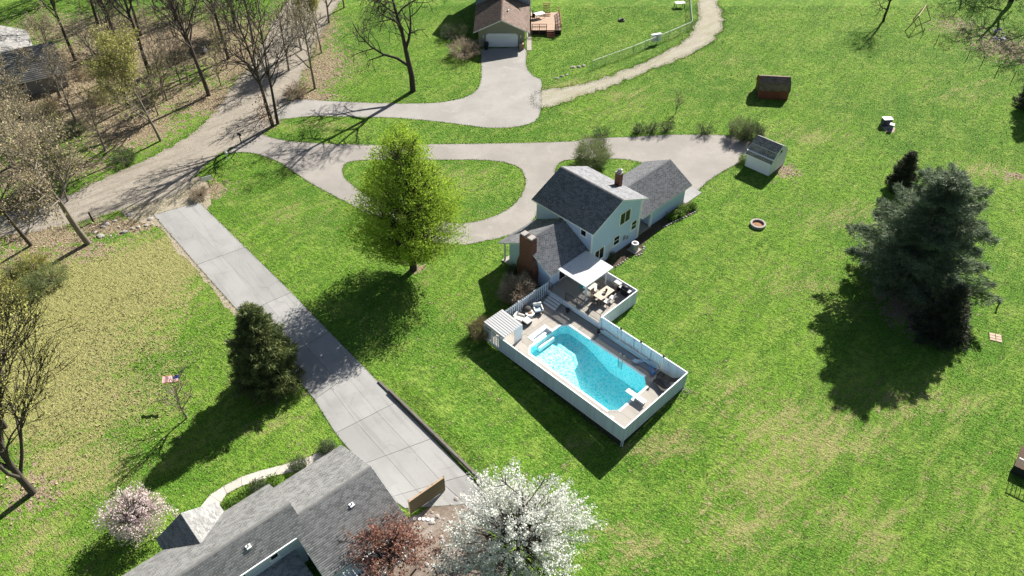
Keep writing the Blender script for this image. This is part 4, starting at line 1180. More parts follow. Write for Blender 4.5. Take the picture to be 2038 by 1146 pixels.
# fire pit
fp = empty('fire_pit', (*(26.78, 69.09), 0), 0, 'round stone fire pit ring with rusty ashes on the lawn', 'fire pit')
bs = MB().box(-0.2, 0.2, -0.11, 0.11, 0, 0.3).mesh('ring_stone', M_stone)
for i in range(12):
    a = 2 * PI * i / 12; link('ring_stone', bs, fp, (0.72 * math.cos(a), 0.72 * math.sin(a), 0), a + PI / 2)
MB().lathe([(0.6, 0.0), (0.55, 0.08), (0.1, 0.12)], 16).build('ash_bed', plain('rusty_ash', (0.34, 0.17, 0.09), 0.95, 0.4, 6, 0.5), fp)
# utility boxes on pad
ub = empty('utility_box', (*(48.04, 90.17), 0), 0.1, 'white topped utility cabinet standing on a small pad', 'utility box')
MB().box(-0.55, 0.55, -0.35, 0.35, 0, 0.95).build('cabinet', plain('navy_cabinet', (0.05, 0.06, 0.09), 0.5), ub, bevel=0.02); MB().box(-0.6, 0.6, -0.4, 0.4, 0.95, 1.02).build('lid', M_white, ub, bevel=0.02)
ub2 = empty('pedestal_box', (*(48.29, 89.05), 0), -0.5, 'small blue grey pedestal box with white cap beside the utility cabinet', 'pedestal box')
MB().box(-0.25, 0.25, -0.25, 0.25, 0, 0.75).build('cabinet', plain('blue_grey_cabinet', (0.14, 0.19, 0.27), 0.5), ub2, bevel=0.02); MB().box(-0.28, 0.28, -0.28, 0.28, 0.75, 0.82).build('cap', M_white, ub2, bevel=0.02)
sheet('utility_pad', [np.array([(47.35, 90.04), (48.26, 91.56), (48.82, 91.30), (49.02, 89.30), (48.41, 88.32), (47.60, 88.56)])], 0.02, plain('pink_gravel', (0.45, 0.33, 0.28), 0.95, 0.2), 'pinkish gravel pad under the utility boxes', 'pad')
pv = empty('paver_patch', (*(44.96, 51.95), 0), -0.35, 'small patch of tan pavers lying in the lawn', 'pavers')
pm = MB().box(-0.24, 0.24, -0.15, 0.15, 0.0, 0.06).mesh('paver', plain('tan_paver', (0.55, 0.42, 0.32), 0.9, 0.15, 4, rnd=True))
for i in range(2):
    for j in range(3): link('paver', pm, pv, (-0.27 + 0.54 * i, -0.36 + 0.36 * j, 0))
st = empty('hydrant_post', (*(47.02, 56.10), 0), 0, 'short dark post standing in the lawn near the pavers', 'post')
MB().lathe([(0.08, 0), (0.07, 0.6), (0.11, 0.62), (0.11, 0.75), (0.02, 0.82)], 10).build('post', M_dark, st)

# ================================================================== sheds
M_shedw = plain('shed_siding', (0.70, 0.73, 0.74), 0.6, 0.06, 2)
def local_frame(p, q):
    return math.atan2(q[1] - p[1], q[0] - p[0])
s0, s1 = (28.14, 80.52), (30.19, 78.55)
SA = local_frame(s0, s1)
shed = empty('white_shed', (s1[0], s1[1], 0), SA, 'white gambrel storage shed with dark shingles at the drive end', 'shed')
shed.scale = (1.07, 1.07, 1.07)
SL, SW = 3.0, 3.3      # along the wall, depth; origin at near corner
# profile across depth: (y, z)
pr = [(0, 0), (0, 1.75), (0.75, 2.62), (1.65, 3.15), (2.55, 2.62), (3.3, 1.75), (3.3, 0)]
vs = [(0, y, z) for y, z in pr] + [(-SL, y, z) for y, z in pr]
n7 = len(pr)
MB().add(vs, [tuple(range(n7)), tuple(range(2 * n7 - 1, n7 - 1, -1))] + [(i, n7 + i, n7 + (i + 1) % n7, (i + 1) % n7) for i in range(n7)]).build('wall', M_shedw, shed)
lap(shed, (-SL, 0, 0), 0.0, [(0, 0.05), (SL, 0.05), (SL, 1.7), (0, 1.7)], M_shedw, 0.14)
lap(shed, (0, 0, 0), PI / 2, [(0, 0.05), (SW, 0.05), (SW, 1.75), (2.55, 2.6), (1.65, 3.12), (0.75, 2.6), (0, 1.75)], M_shedw, 0.14)
e = 0.12
for k, (a, b) in enumerate((((-0.18, 1.6), (0.72, 2.66)), ((0.66, 2.64), (1.65, 3.2)), ((2.64, 2.64), (1.65, 3.2)), ((3.48, 1.6), (2.58, 2.66)))):
    roof_plane(shed, (-SL - e, a[0], a[1]), (e, a[0], a[1]), (e, b[0], b[1]), (-SL - e, b[0], b[1]), M_shing_r, 60 + k, 0.06)
MB().box(-SL - e, e, -0.01, 0.65, 2.0, 2.06).build('gutter_board', M_trim, shed)
window(shed, (0.002, 1.4, 2.2), PI / 2, 0.5, 0.45, 1)
dd = MB().box(0.02, 0.06, 1.0, 2.3, 0.1, 1.95).build('door', M_shedw, shed)
MB().box(0.062, 0.08, 1.6, 1.66, 0.12, 1.93).build('door_batten', M_trim, dd)

r0, r1 = (33.21, 97.13), (37.11, 96.71)
rs = empty('red_shed', (r1[0], r1[1], 0), local_frame(r0, r1), 'small dark red barn shed with rounded gambrel roof on the lawn', 'shed')
RL = math.dist(r0, r1); RW = 3.0
pr = [(0, 0), (0, 1.35), (0.4, 2.1), (1.5, 2.55), (2.6, 2.1), (3.0, 1.35), (3.0, 0)]
vs = [(0, y, z) for y, z in pr] + [(-RL, y, z) for y, z in pr]
MB().add(vs, [tuple(range(n7)), tuple(range(2 * n7 - 1, n7 - 1, -1))] + [(i, n7 + i, n7 + (i + 1) % n7, (i + 1) % n7) for i in range(n7)]).build('wall', M_redwood, rs)
for k in range(int(RL / 0.4)):
    MB().box(-RL + 0.4 * k + 0.02, -RL + 0.4 * k + 0.36, -0.03, -0.002, 0.05, 1.33).build('wall_board', M_redwood, rs)
for k, (a, b) in enumerate((((-0.12, 1.25), (0.38, 2.15)), ((0.34, 2.13), (1.5, 2.62)), ((2.66, 2.13), (1.5, 2.62)), ((3.12, 1.25), (2.62, 2.15)))):
    roof_plane(rs, (-RL - .1, a[0], a[1]), (.1, a[0], a[1]), (.1, b[0], b[1]), (-RL - .1, b[0], b[1]), M_shing_b, 70 + k, 0.06, M_redwood)
MB().box(-RL - 0.05, -RL - 0.01, 0.9, 2.1, 0.05, 1.7).build('door', M_dark, rs)

# ================================================================== upper house with brown roof
UG = [(-4.97, 112.88), (1.88, 112.71)]
uh = empty('brown_roof_house', (UG[0][0], UG[0][1], 0), local_frame(*UG) * 0.5, 'olive house with brown shingle garage roof and white garage door', 'house')
UL = math.dist(*UG)
M_olive = plain('olive_siding', (0.27, 0.27, 0.20), 0.7, 0.08, 2)
M_greyw = plain('grey_blue_siding', (0.30, 0.33, 0.36), 0.7, 0.06, 2)
GEh, GRh, GD = 2.55, 4.35, 9.5
mid = UL / 2
MB().add([(0, 0, 0), (UL, 0, 0), (UL, 0, GEh), (mid, 0, GRh - 0.15), (0, 0, GEh), (0, GD, 0), (UL, GD, 0), (UL, GD, GEh), (mid, GD, GRh - 0.15), (0, GD, GEh)],
         [(0, 1, 2, 3, 4), (9, 8, 7, 6, 5), (1, 6, 7, 2), (0, 4, 9, 5), (2, 7, 8, 3), (3, 8, 9, 4)]).build('garage_wall', M_olive, uh)
lap(uh, (0, 0, 0), 0, [(0, 0), (UL, 0), (UL, GEh), (mid, GRh - 0.15), (0, GEh)], M_olive, 0.2)
gable(uh, 'w', -0.5, GD + 1.2, -0.75, UL + 0.75, mid, GEh - 0.1, GRh, M_shing_b, 80, tab=0.4)
dl = 4.75; dx0 = mid - dl / 2 + 0.05
gdo = MB().add([(dx0, -0.06, 0.02), (dx0 + dl, -0.06, 0.02), (dx0 + dl, -0.06, 1.8), (dx0 + dl - .3, -0.06, 2.12), (dx0 + .3, -0.06, 2.12), (dx0, -0.06, 1.8)], [(0, 1, 2, 3, 4, 5)]).build('garage_door', M_door, uh)
for i in range(4): MB().box(dx0 + 0.05, dx0 + dl - 0.05, -0.085, -0.062, 0.06 + 0.5 * i, 0.52 + 0.5 * i - (0.05 if i < 3 else 0.12)).build('door_panel', M_door, gdo)
for x in (dx0 - 0.45, dx0 + dl + 0.35): MB().box(x, x + 0.12, -0.15, -0.032, 1.5, 1.85).build('wall_lamp', M_trim, uh)
MB().lathe([(0.03, 0), (0.12, 0.02), (0.03, 0.05)], 5, (mid, -0.06, 3.3)).build('star_ornament', M_trim, uh)
MB().lathe([(0.12, 0), (0.12, 0.25), (0.18, 0.28), (0.02, 0.4)], 10, (mid + 0.9, 3.5, 3.95)).build('roof_vent', M_trim, uh)
MB().box(-0.8, UL + 0.9, GD, GD + 8, 0, 5.8).build('wall', M_greyw, uh)
lap(uh, (-0.8, GD - 0.002, 0), 0, [(0, 2.2), (UL + 1.7, 2.2), (UL + 1.7, 5.8), (0, 5.8)], M_greyw, 0.2)
for x in (0.8, UL - 2.0): window(uh, (x, GD - 0.035, 3.75), 0, 1.15, 1.3, 2, True)
MB().box(UL + 0.8, UL + 0.95, GD - 0.06, GD + 0.1, 0, 5.75).build('corner_trim', M_trim, uh)
gable(uh, 'u', -1.2, UL + 1.3, GD - 0.5, GD + 8.5, GD + 4, 5.75, 8.2, M_shing_b, 90, tab=0.5, expo=0.25)
ww = MB().box(UL + 0.35, UL + 1.05, -1.2, GD - 0.2, 0, 0.06).build('side_walk', M_conc2, uh)
for x, lab in ((-0.3 + dx0, 'black wheelie bin left of the white garage door'),):
    b = empty('wheelie_bin', uh.matrix_basis @ Vector((dx0 + 0.05, -0.75, 0)), 0.2, lab, 'bin')
    MB().add([(-.24, -.26, 0), (.24, -.26, 0), (.24, .26, 0), (-.24, .26, 0), (-.3, -.34, .95), (.3, -.34, .95), (.3, .34, .95), (-.3, .34, .95)], [(3, 2, 1, 0), (4, 5, 6, 7), (0, 1, 5, 4), (1, 2, 6, 5), (2, 3, 7, 6), (3, 0, 4, 7)]).build('body', M_dark, b)
    MB().box(-.33, .33, -.38, .36, .952, 1.0).build('lid', M_dark, b, bevel=0.02)
b = empty('wooden_crate', uh.matrix_basis @ Vector((dx0 + dl + 0.55, -0.6, 0)), 0.1, 'wooden crate right of the white garage door', 'crate')
for i in range(4): MB().box(-.35, .35, -.3, .3, .22 * i, .22 * i + .19).build('slat', M_tan, b)
# red deck beside it
rd = empty('red_deck', uh.matrix_basis @ Vector((UL + 0.95, 4.2, 0)), 0, 'red stained deck with rails and stairs beside the brown roofed house', 'deck')
bd = MB().box(0, 4.6, -0.07, 0.07, 0.72, 0.76).mesh('deck_board', M_deckwood)
for i in range(44): link('deck_board', bd, rd, (0.1, 0.1 + 0.15 * i, 0))
def redrail(x0, y0, x1, y1):
    p, q = Vector((x0, y0, 0.76)), Vector((x1, y1, 0.76)); n = max(2, int((q - p).length / 1.1) + 1)
    MB().bar(p + Vector((0, 0, .95)), q + Vector((0, 0, .95)), .12, .05).build('hand_rail', M_redwood, rd)
    MB().bar(p + Vector((0, 0, .5)), q + Vector((0, 0, .5)), .04, .12).build('middle_rail', M_redwood, rd)
    pm_ = MB().box(-.05, .05, -.05, .05, -.76, .95).mesh('rail_post', M_redwood)
    for i in range(n): link('rail_post', pm_, rd, p + (q - p) * i / (n - 1))
    bm2 = MB().box(-.02, .02, -.02, .02, 0, .95).mesh('baluster', M_redwood); m_ = int((q - p).length / .25)
    for i in range(1, m_): link('baluster', bm2, rd, p + (q - p) * i / m_)
redrail(0.2, 0.05, 2.4, 0.05); redrail(4.6, 0.05, 4.6, 6.6); redrail(3.7, 0.05, 4.6, 0.05)
for i in range(4): MB().box(2.45, 3.65, -0.25 * (i + 1), -0.25 * i - 0.02, 0.6 - 0.17 * i, 0.65 - 0.17 * i).build('stair_tread', M_redwood, rd)
for i in range(7): MB().box(2.0, 3.2, 5.2 + 0.26 * i, 5.44 + 0.26 * i, 0.9 + 0.2 * i, 0.95 + 0.2 * i).build('upper_stair_tread', M_redwood, rd)
MB().box(0.1, 4.65, 0.2, 6.6, 0.02, 0.55).build('deck_base', M_skirt, rd)
ptb = empty('patio_table', rd.matrix_basis @ Vector((1.4, 4.6, 0.76)), 0.5, 'pale glass patio table standing on the red deck', 'table')
MB().box(-.8, .8, -.5, .5, .68, .72).build('table_top', M_white, ptb)
for x in (-.7, .7):
    for y in (-.4, .4): MB().box(x - .03, x + .03, y - .03, y + .03, 0, .68).build('leg', M_grey, ptb)
for i, (x, y) in enumerate(((0.5, 3.8), (0.6, 5.4))):
    c_ = empty('patio_chair', rd.matrix_basis @ Vector((x, y, 0.76)), 1.2 * i, ('dark patio chair near the deck stairs by the pale table', 'dark patio chair behind the pale table on the red deck')[i], 'chair')
    MB().box(-.25, .25, -.25, .25, .4, .45).build('seat', M_dark, c_); MB().box(-.25, .25, .2, .25, .45, .9).build('backrest', M_dark, c_)
    for x2 in (-.2, .2):
        for y2 in (-.2, .2): MB().box(x2 - .02, x2 + .02, y2 - .02, y2 + .02, 0, .4).build('leg', M_dark, c_)

# chain link fence
M_galv = plain('galvanised_steel', (0.42, 0.43, 0.43), 0.4, 0.1, 5, 0, metal=0.4)
def chain_fence(name, label, P0, n, h):
    e = empty(name, (P0[0][0], P0[0][1], 0), 0, label, 'fence')
    for a, b in zip(P0, P0[1:]):
        p = Vector((a[0] - P0[0][0], a[1] - P0[0][1], 0)); q = Vector((b[0] - P0[0][0], b[1] - P0[0][1], 0))
        L = (q - p).length; k = max(1, round(L / 3.0)); up = Vector((0, 0, h))
        pm_ = MB().tube([(0, 0, 0), (0, 0, h + .05)], 0.04, 6).mesh('fence_post', M_galv)
        for i in range(k + 1): link('fence_post', pm_, e, p + (q - p) * i / k)
        MB().tube([p + up, q + up], 0.028, 6).build('top_rail', M_galv, e)
        mb = MB(); d = (q - p) / L; s = 0.16; m_ = int((L + h) / s)
        for i in range(m_):
            for sg in (0, 1):
                t0 = i * s; a0, a1 = t0 - h, t0
                z0, z1 = 0.0, h
                if a0 < 0: z0 = -a0; a0 = 0
                if a1 > L: z1 = h - (a1 - L); a1 = L
                if z1 - z0 < 0.05: continue
                A, B = p + d * a0, p + d * a1
                za, zb = (z0, z1) if sg == 0 else (h - z0, h - z1)
                mb.bar(A + Vector((0, 0, za)), B + Vector((0, 0, zb)), 0.006)
        w = mb.build('wire_mesh', M_galv, e); w['kind'] = 'stuff'
    return e
chain_fence('chain_link_fence', 'chain link fence with steel posts along the gravel track', [(11.44, 105.75), (17.88, 110.54), (23.79, 115.46), (27.91, 119.04), (28.97, 127.29), (29.83, 133.55)], 3, 1.25)
wb = empty('white_board_sheet', (*(21.73, 113.73), 0), 0.35, 'white board leaning on the chain link fence', 'board')
MB().box(-0.8, 0.8, 0.15, 0.2, 0.4, 1.45).build('panel', M_white, wb); MB().box(-0.8, 0.8, 0.1, 0.55, 1.452, 1.5).build('top', M_white, wb)
tyre = MB()
tyre.tube([(0.42 * math.cos(a), 0.42 * math.sin(a), 0.12) for a in np.linspace(0, 2 * PI, 19)], 0.13, 8, False)
tyre = tyre.build('old_tyre', M_dark, None, (*(17.37, 122.21), 0), smooth=True); tag(tyre, 'old black tyre lying on the fenced lawn', 'tyre')
tb = empty('lawn_table', (*(27.36, 127.49), 0), 0.2, 'white topped table at the corner of the fenced lawn', 'table')
MB().box(-.8, .8, -.45, .45, .7, .78).build('table_top', M_white, tb)
for x in (-.7, .7):
    for y in (-.35, .35): MB().box(x - .04, x + .04, y - .04, y + .04, 0, .7).build('leg', M_dark, tb)
rk = [(7.02, 103.46), (7.75, 103.91), (8.73, 106.21), (9.61, 106.37), (10.35, 106.68), (6.28, 102.86)]
for i, p in enumerate(rk):
    r = random.uniform(.25, .45)
    o = rock_mb(r, 600 + i).build('garden_rock', M_stone, None, (*p, 0), i); tag(o, 'grey rock lying in the grass below the chain link fence end', 'rock', 'rocks below the chain link fence')

# ================================================================== far-left building
lb0, lb1 = (-71.77, 94.15), (-61.23, 100.51)
fb = empty('grey_roof_building', (lb1[0], lb1[1], 0), local_frame(lb0, lb1), 'weathered grey roofed building among the bare trees', 'building')
M_oldroof = shingle_mat('weathered_roof', (0.25, 0.245, 0.24))
M_oldwall = plain('weathered_wall', (0.24, 0.23, 0.22), 0.9, 0.2, 2)
BL = 17.0
MB().add([(-BL, 0, 0), (0, 0, 0), (0, 0, 2.4), (-BL, 0, 2.4), (-BL, 9, 0), (0, 9, 0), (0, 9, 2.4), (-BL, 9, 2.4), (0, 4.5, 4.5), (-BL, 4.5, 4.5)],
         [(0, 1, 2, 3), (1, 5, 6, 8, 2), (5, 4, 7, 6), (4, 0, 3, 9, 7), (2, 8, 9, 3), (6, 7, 9, 8)]).build('wall', M_oldwall, fb)
gable(fb, 'u', -BL - .3, 0.4, -0.6, 9.6, 4.5, 2.3, 4.75, M_oldroof, 100, expo=0.3, tab=0.6)
gable(fb, 'w', 4.5, 16.0, -12.5, -2.5, -7.5, 2.6, 4.9, M_oldroof, 104, expo=0.3, tab=0.6)
MB().box(-12, -3, 8, 15.6, 0, 2.6).build('back_wall', M_oldwall, fb)
for x in (-6,): window(fb, (x, -0.002, 1.0), 0, 1.0, 1.0, 2, True)

# ================================================================== grey ranch house at the bottom
NHO = (-15.55, 30.91); NA = math.radians(41.5)
nh = empty('ranch_house', (*NHO, 0), NA, 'grey shingled ranch house with stepped ridges and front cross gable', 'house')
def ny(n2): return -n2            # offsets towards the bottom right are negative y here
M_bluew = plain('grey_blue_wall', (0.66, 0.72, 0.80), 0.7, 0.08, 2)
# section A (garage end)
MB().box(0.1, 5.9, ny(4.9), ny(-3.2), 0, 2.6).build('garage_wall', M_bluew, nh)
MB().add([(5.9, ny(4.9), 2.6), (5.9, ny(-3.2), 2.6), (5.9, ny(.83), 4.3), (5.7, ny(4.9), 2.6), (5.7, ny(-3.2), 2.6), (5.7, ny(.83), 4.3)], [(0, 1, 2), (5, 4, 3), (0, 2, 5, 3), (1, 4, 5, 2), (0, 3, 4, 1)]).build('gable_wall', M_bluew, nh)
gable(nh, 'u', -0.6, 6.3, ny(5.3), ny(-3.6), ny(.83), 2.6, 4.5, M_shing_g, 110)
# section B
gable_kw = dict(expo=0.15)
MB().box(-14, -0.2, ny(1.6), ny(-3.5), 0, 2.6).build('wall', M_bluew, nh)
MB().add([(-.2, ny(1.6), 2.5), (-.2, ny(-3.5), 2.5), (-.2, ny(-3.5), 2.9), (-.2, ny(0), 4.75), (-.2, ny(1.6), 3.95), (-14, ny(1.6), 2.5), (-14, ny(-3.5), 2.5), (-14, ny(-3.5), 2.9), (-14, ny(0), 4.75), (-14, ny(1.6), 3.95)],
         [(0, 1, 2, 3, 4), (9, 8, 7, 6, 5), (0, 4, 9, 5), (1, 6, 7, 2), (2, 7, 8, 3), (3, 8, 9, 4)]).build('upper_wall', M_bluew, nh)
roof_plane(nh, (-14, ny(-3.86), 3.0), (0.25, ny(-3.86), 3.0), (0.25, 0, 5.0), (-14, 0, 5.0), M_shing_g, 112)
roof_plane(nh, (-14, ny(1.95), 3.98), (0.25, ny(1.95), 3.98), (0.25, 0, 5.0), (-14, 0, 5.0), M_shing_g, 113)
capm = MB().add([(-.14, -.15, -.07), (.14, -.15, -.07), (.14, 0, 0), (-.14, 0, 0), (.14, .15, -.07), (-.14, .15, -.07)], [(0, 1, 2, 3), (3, 2, 4, 5)]).mesh('ridge_cap', M_shing_g)
for i in range(50): link('ridge_cap', capm, nh, (0.1 - 0.28 * i, 0, 5.045 + 0.014 * (i % 2)))
window(nh, (-5.4, ny(1.6) - 0.002, 2.8), 0, 0.9, 0.65, 2)
window(nh, (-2.6, ny(1.6) - 0.002, 2.85), 0, 0.5, 0.5, 1)
MB().tube([(-0.35, ny(1.75), 3.9), (-0.35, ny(1.72), 2.2)], 0.05, 6).build('downspout', M_trim, nh)
MB().box(-14, 0.2, ny(2.06), ny(1.97), 3.86, 3.97).build('gutter', M_trim, nh)
roof_plane(nh, (-14, ny(4.6), 1.75), (-0.9, ny(4.6), 1.75), (-0.9, ny(1.62), 2.25), (-14, ny(1.62), 2.25), M_shing_g, 114)
MB().box(-14, -1.2, ny(4.3), ny(1.62), 0, 1.6).build('lower_wall', M_bluew, nh)
# front cross gable
ca, cz = -5.75, 4.05
roof_plane(nh, (-3.3, ny(-5.0), 2.98), (-3.3, ny(-3.7), 2.98), (ca, ny(-1.2), cz), (ca, ny(-5.0), cz), M_shing_g, 116)
roof_plane(nh, (-7.85, ny(-5.0), 2.98), (-7.85, ny(-3.7), 2.98), (ca, ny(-1.2), cz), (ca, ny(-5.0), cz), M_shing_g, 117)
MB().add([(-7.5, ny(-4.75), 0), (-3.6, ny(-4.75), 0), (-3.6, ny(-4.75), 2.95), (ca, ny(-4.75), 3.9), (-7.5, ny(-4.75), 2.95), (-7.5, ny(-3), 0), (-3.6, ny(-3), 0), (-3.6, ny(-3), 2.95), (ca, ny(-3), 3.9), (-7.5, ny(-3), 2.95)],
         [(4, 3, 2, 1, 0), (5, 6, 7, 8, 9), (1, 2, 7, 6), (0, 5, 9, 4)]).build('front_wall', M_bluew, nh)
for (x, n2, z) in ((3.6, 2.3, 3.75), (-3.5, 0.9, 4.45)):
    vv = MB().box(x - .17, x + .17, ny(n2) - .17, ny(n2) + .17, z + .1, z + .24).build('roof_vent', M_white, nh); MB().tube([(x, ny(n2), z - .1), (x, ny(n2), z + .4)], .05, 8).build('vent_pipe', M_dark, vv)
# white trellis over the patio
tl = empty('patio_trellis', (*NHO, 0), NA, 'white slatted trellis roof on posts behind the ranch house', 'trellis')
for i in range(16): MB().box(0.6 + 0.3 * i, 0.66 + 0.3 * i, ny(7.4), ny(5.35), 2.36, 2.44).build('slat', M_trim, tl)
for n2 in (5.45, 6.4, 7.3): MB().box(0.4, 5.3, ny(n2) - .05, ny(n2) + .05, 2.24, 2.355).build('beam', M_trim, tl)
for x in (0.5, 5.2): MB().box(x - .06, x + .06, ny(7.35), ny(7.23), 0, 2.24).build('post', M_trim, tl)
# wooden screen fence
f0, f1 = (-7.63, 33.27), (-5.18, 35.39)
sc = empty('wooden_screen', (f0[0], f0[1], 0), local_frame(f0, f1), 'brown slatted wooden privacy screen at the end of the concrete drive', 'screen')
FL = math.dist(f0, f1)
for i in range(10): MB().box(0, FL, -0.02 + .004 * (i % 2), 0.02, 0.1 + 0.165 * i, 0.25 + 0.165 * i).build('slat', plain('weathered_slat', (0.20, 0.165, 0.10), 0.85, 0.25, 5, rnd=True), sc)
for i in range(4): MB().box(FL * i / 3 - .05, FL * i / 3 + .05, 0.022, 0.12, 0, 1.8).build('post', M_tan, sc)
MB().box(-.05, FL + .05, -.07, .1, 1.76, 1.8).build('cap', M_tan, sc)
# rock bed
BEDP = smooth_loop([(-8.29, 33.01), (-7.17, 33.23), (-5.09, 35.12), (-4.29, 34.76), (-2.61, 32.92), (-1.07, 30.72), (-0.32, 28.33), (-0.65, 25.62), (-10.97, 25.62), (-11.73, 28.33), (-9.65, 31.75)], 5, 0.08, 21)
gb = sheet('garden_bed', [BEDP], 0.012, gravel_mat('bed_gravel', (0.22, 0.17, 0.13), (0.38, 0.33, 0.29), (0.12, 0.09, 0.07)), 'brown rock garden bed behind the wooden screen', 'bed')
BLOCK.append(BEDP)
rr = np.random.default_rng(5)
bx0, by0 = BEDP.min(0); bx1, by1 = BEDP.max(0)
cnt = 0
while cnt < 140:
    x, y = rr.uniform(bx0, bx1), rr.uniform(by0, by1)
    if not inpoly(np.array([x]), np.array([y]), BEDP)[0]: continue
    r = rr.uniform(.06, .2); rock_mb(r, 700 + cnt, .8).build('bed_stone', M_stone, gb, (x, y, 0.0), rr.uniform(0, 6)); cnt += 1
q0 = (-7.46, 33.01)
for i in range(5):
    p = (-7.30, 32.92); o = MB().lathe([(.12, 0), (.14, .03), (.14, .06), (.1, .07)], 10).build('solar_light', M_white, None, (p[0] + .33 * i, p[1] - .03 * i, 0.012)); tag(o, 'small round white light in the row behind the wooden screen', 'light', 'row of white garden lights')
bb = empty('garden_lantern', (*(-8.96, 30.60), 0), 0, 'white garden lantern under the red leaved tree', 'lantern')
MB().lathe([(.2, 0), (.08, .1), (.07, .7), (.22, .74), (.22, .8), (.1, .82), (.1, 1.0), (.24, 1.03), (.03, 1.25)], 10).build('body', M_white, bb)

# ------------------------------------------------------------------ road side things
sg = empty('sign_board', (*(-34.93, 76.23), 0), 0.5, 'white backed sign board on a dark post beside the road', 'sign')
MB().box(-.04, .04, -.04, .04, 0, 1.5).build('post', M_dark, sg); MB().box(-.6, .5, -.07, -.042, 1.05, 1.6).build('panel', M_white, sg)
mbx = empty('white_mailbox', (*(-34.32, 81.83), 0), 0.9, 'white mailbox on a white post at the loop drive mouth', 'mailbox')
MB().box(-.05, .05, -.05, .05, 0, 1.05).build('post', M_white, mbx); MB().box(-.11, .11, -.28, .28, 1.05, 1.3).build('box', M_white, mbx, bevel=0.05)
mb2 = empty('dark_mailbox', (*(-33.77, 85.93), 0), 0.9, 'dark mailbox on a post at the road edge near the twin trunk tree', 'mailbox')
MB().box(-.05, .05, -.05, .05, 0, 1.05).build('post', M_dark, mb2); MB().box(-.13, .13, -.3, .3, 1.05, 1.33).build('box', M_dark, mb2, bevel=0.05)
pst = empty('road_post', (*(-45.87, 69.73), 0), 0.3, 'short dark wooden post by the road rocks', 'post')
MB().tube([(0, 0, 0), (-.1, .05, 1.25)], [.12, .1], 8).build('post', M_bark3, pst)
wdp = empty('water_pump', (*(-45.33, 111.03), 0), 0.3, 'small white and green pump post in the leafy woods', 'pump')
MB().box(-.08, .08, -.08, .08, 0, .9).build('post', M_white, wdp); MB().box(-.25, .25, -.2, .2, .1, .5).build('tank', M_white, wdp, bevel=.05)
for i, p in enumerate([(-44.45, 68.74), (-44.92, 67.85), (-43.59, 69.82), (-42.75, 68.74), (-42.33, 70.92), (-41.13, 68.47), (-43.03, 67.15), (-40.62, 68.74), (-39.84, 69.00), (-44.11, 67.15), (-39.75, 70.18), (-41.83, 67.85), (-44.27, 69.27)]):
    r = random.uniform(.18, .42)
    o = rock_mb(r, 630 + i).build('road_rock', M_stone, None, (*p, 0), i * 1.3); tag(o, 'pale boulder in the leaf strewn row beside the dirt road', 'boulder', 'boulders beside the dirt road')
# flag on a staff
fl = empty('flag', (*(-28.15, 44.80), 0), 0.05, 'stars and stripes flag flying from a thin pole over the left lawn', 'flag')
def flag_mat():
    t = NT('flag_cloth')
    tc = t.n('ShaderNodeTexCoord'); sp = t.n('ShaderNodeSeparateXYZ'); t.t.links.new(tc.outputs['Object'], sp.inputs[0])
    x, z = sp.outputs[0], sp.outputs[1]
    s = t.math('GREATER_THAN', t.math('MODULO', t.math('MULTIPLY', z, 13 / 0.62), 2.0), 1.0)
    c = t.mix(s, (0.55, 0.03, 0.04), (0.82, 0.80, 0.80))
    canton = t.math('MULTIPLY', t.math('GREATER_THAN', x, -0.58), t.math('GREATER_THAN', z, 0.285))
    star = t.math('LESS_THAN', t.voro(11, 'F1', 'Distance', vec=tc.outputs['Object'], rnd=0.0), 0.22)
    c = t.mix(canton, c, t.mix(star, (0.02, 0.03, 0.16), (0.8, 0.8, 0.8)))
    t.col(c); t.rough(0.8, 0.2)
    return t.m
fm = MB(); nxf = 14
vs = []; fs = []
for i in range(nxf + 1):
    x = -1.6 * i / nxf
    for j in range(2):
        vs.append((x * 0.88, 0.62 * j, 0.05 * math.sin(i * 0.9)))
for i in range(nxf): fs.append((2 * i, 2 * i + 1, 2 * i + 3, 2 * i + 2))
fm.add(vs, fs)
fo = fm.build('cloth', flag_mat(), fl); fo.location = (-0.05, 0.0, 2.0); fo.rotation_euler = (math.radians(18), 0, 0.05)
md = fo.modifiers.new('thickness', 'SOLIDIFY'); md.thickness = 0.01
MB().tube([(0, 0, 0), (0, .02, 1.9), (0, .55, 2.8)], .025, 6).build('pole', M_grey, fl)
# swing frame and posts, top right
sw = empty('swing_frame', (*(62.28, 118.31), 0), 0.0, 'pale wooden swing frame leg pair on the far lawn', 'swing frame')
for x in (-1.4, 1.4): MB().bar((x, 0, 0), (0, .2, 2.3), .12).build('leg', M_tan, sw)
MB().bar((0, .2, 2.3), (2.8, 4.4, 2.3), .12).build('top_beam', M_tan, sw)
for x in (1.4, 4.2): MB().bar((x, 4.2, 0), (2.8, 4.4, 2.3), .12).build('leg', M_tan, sw)
for i, p in enumerate([(62.62, 116.17), (64.03, 114.07), (66.60, 109.07), (67.68, 106.84), (68.74, 104.37), (69.97, 102.27)]):
    o = empty('fence_stake', (*p, 0), i, 'thin dark stake in the row across the far lawn', 'stake', 'dark stakes across the far lawn')
    MB().tube([(0, 0, 0), (.03, .02, 1.5)], .045, 6).build('stake', M_dark, o)
for i, p in enumerate([(74.97, 118.31), (75.92, 119.04), (75.73, 117.59), (74.46, 116.52), (74.67, 115.46), (73.98, 115.11), (73.68, 115.81), (75.30, 116.17)]):
    r = random.uniform(.25, .42)
    o = rock_mb(r, 660 + i).build('pile_rock', M_stone, None, (*p, 0), i * 1.7); tag(o, 'grey stone in the rock pile under the far bare trees', 'stone', 'stones of the far rock pile')
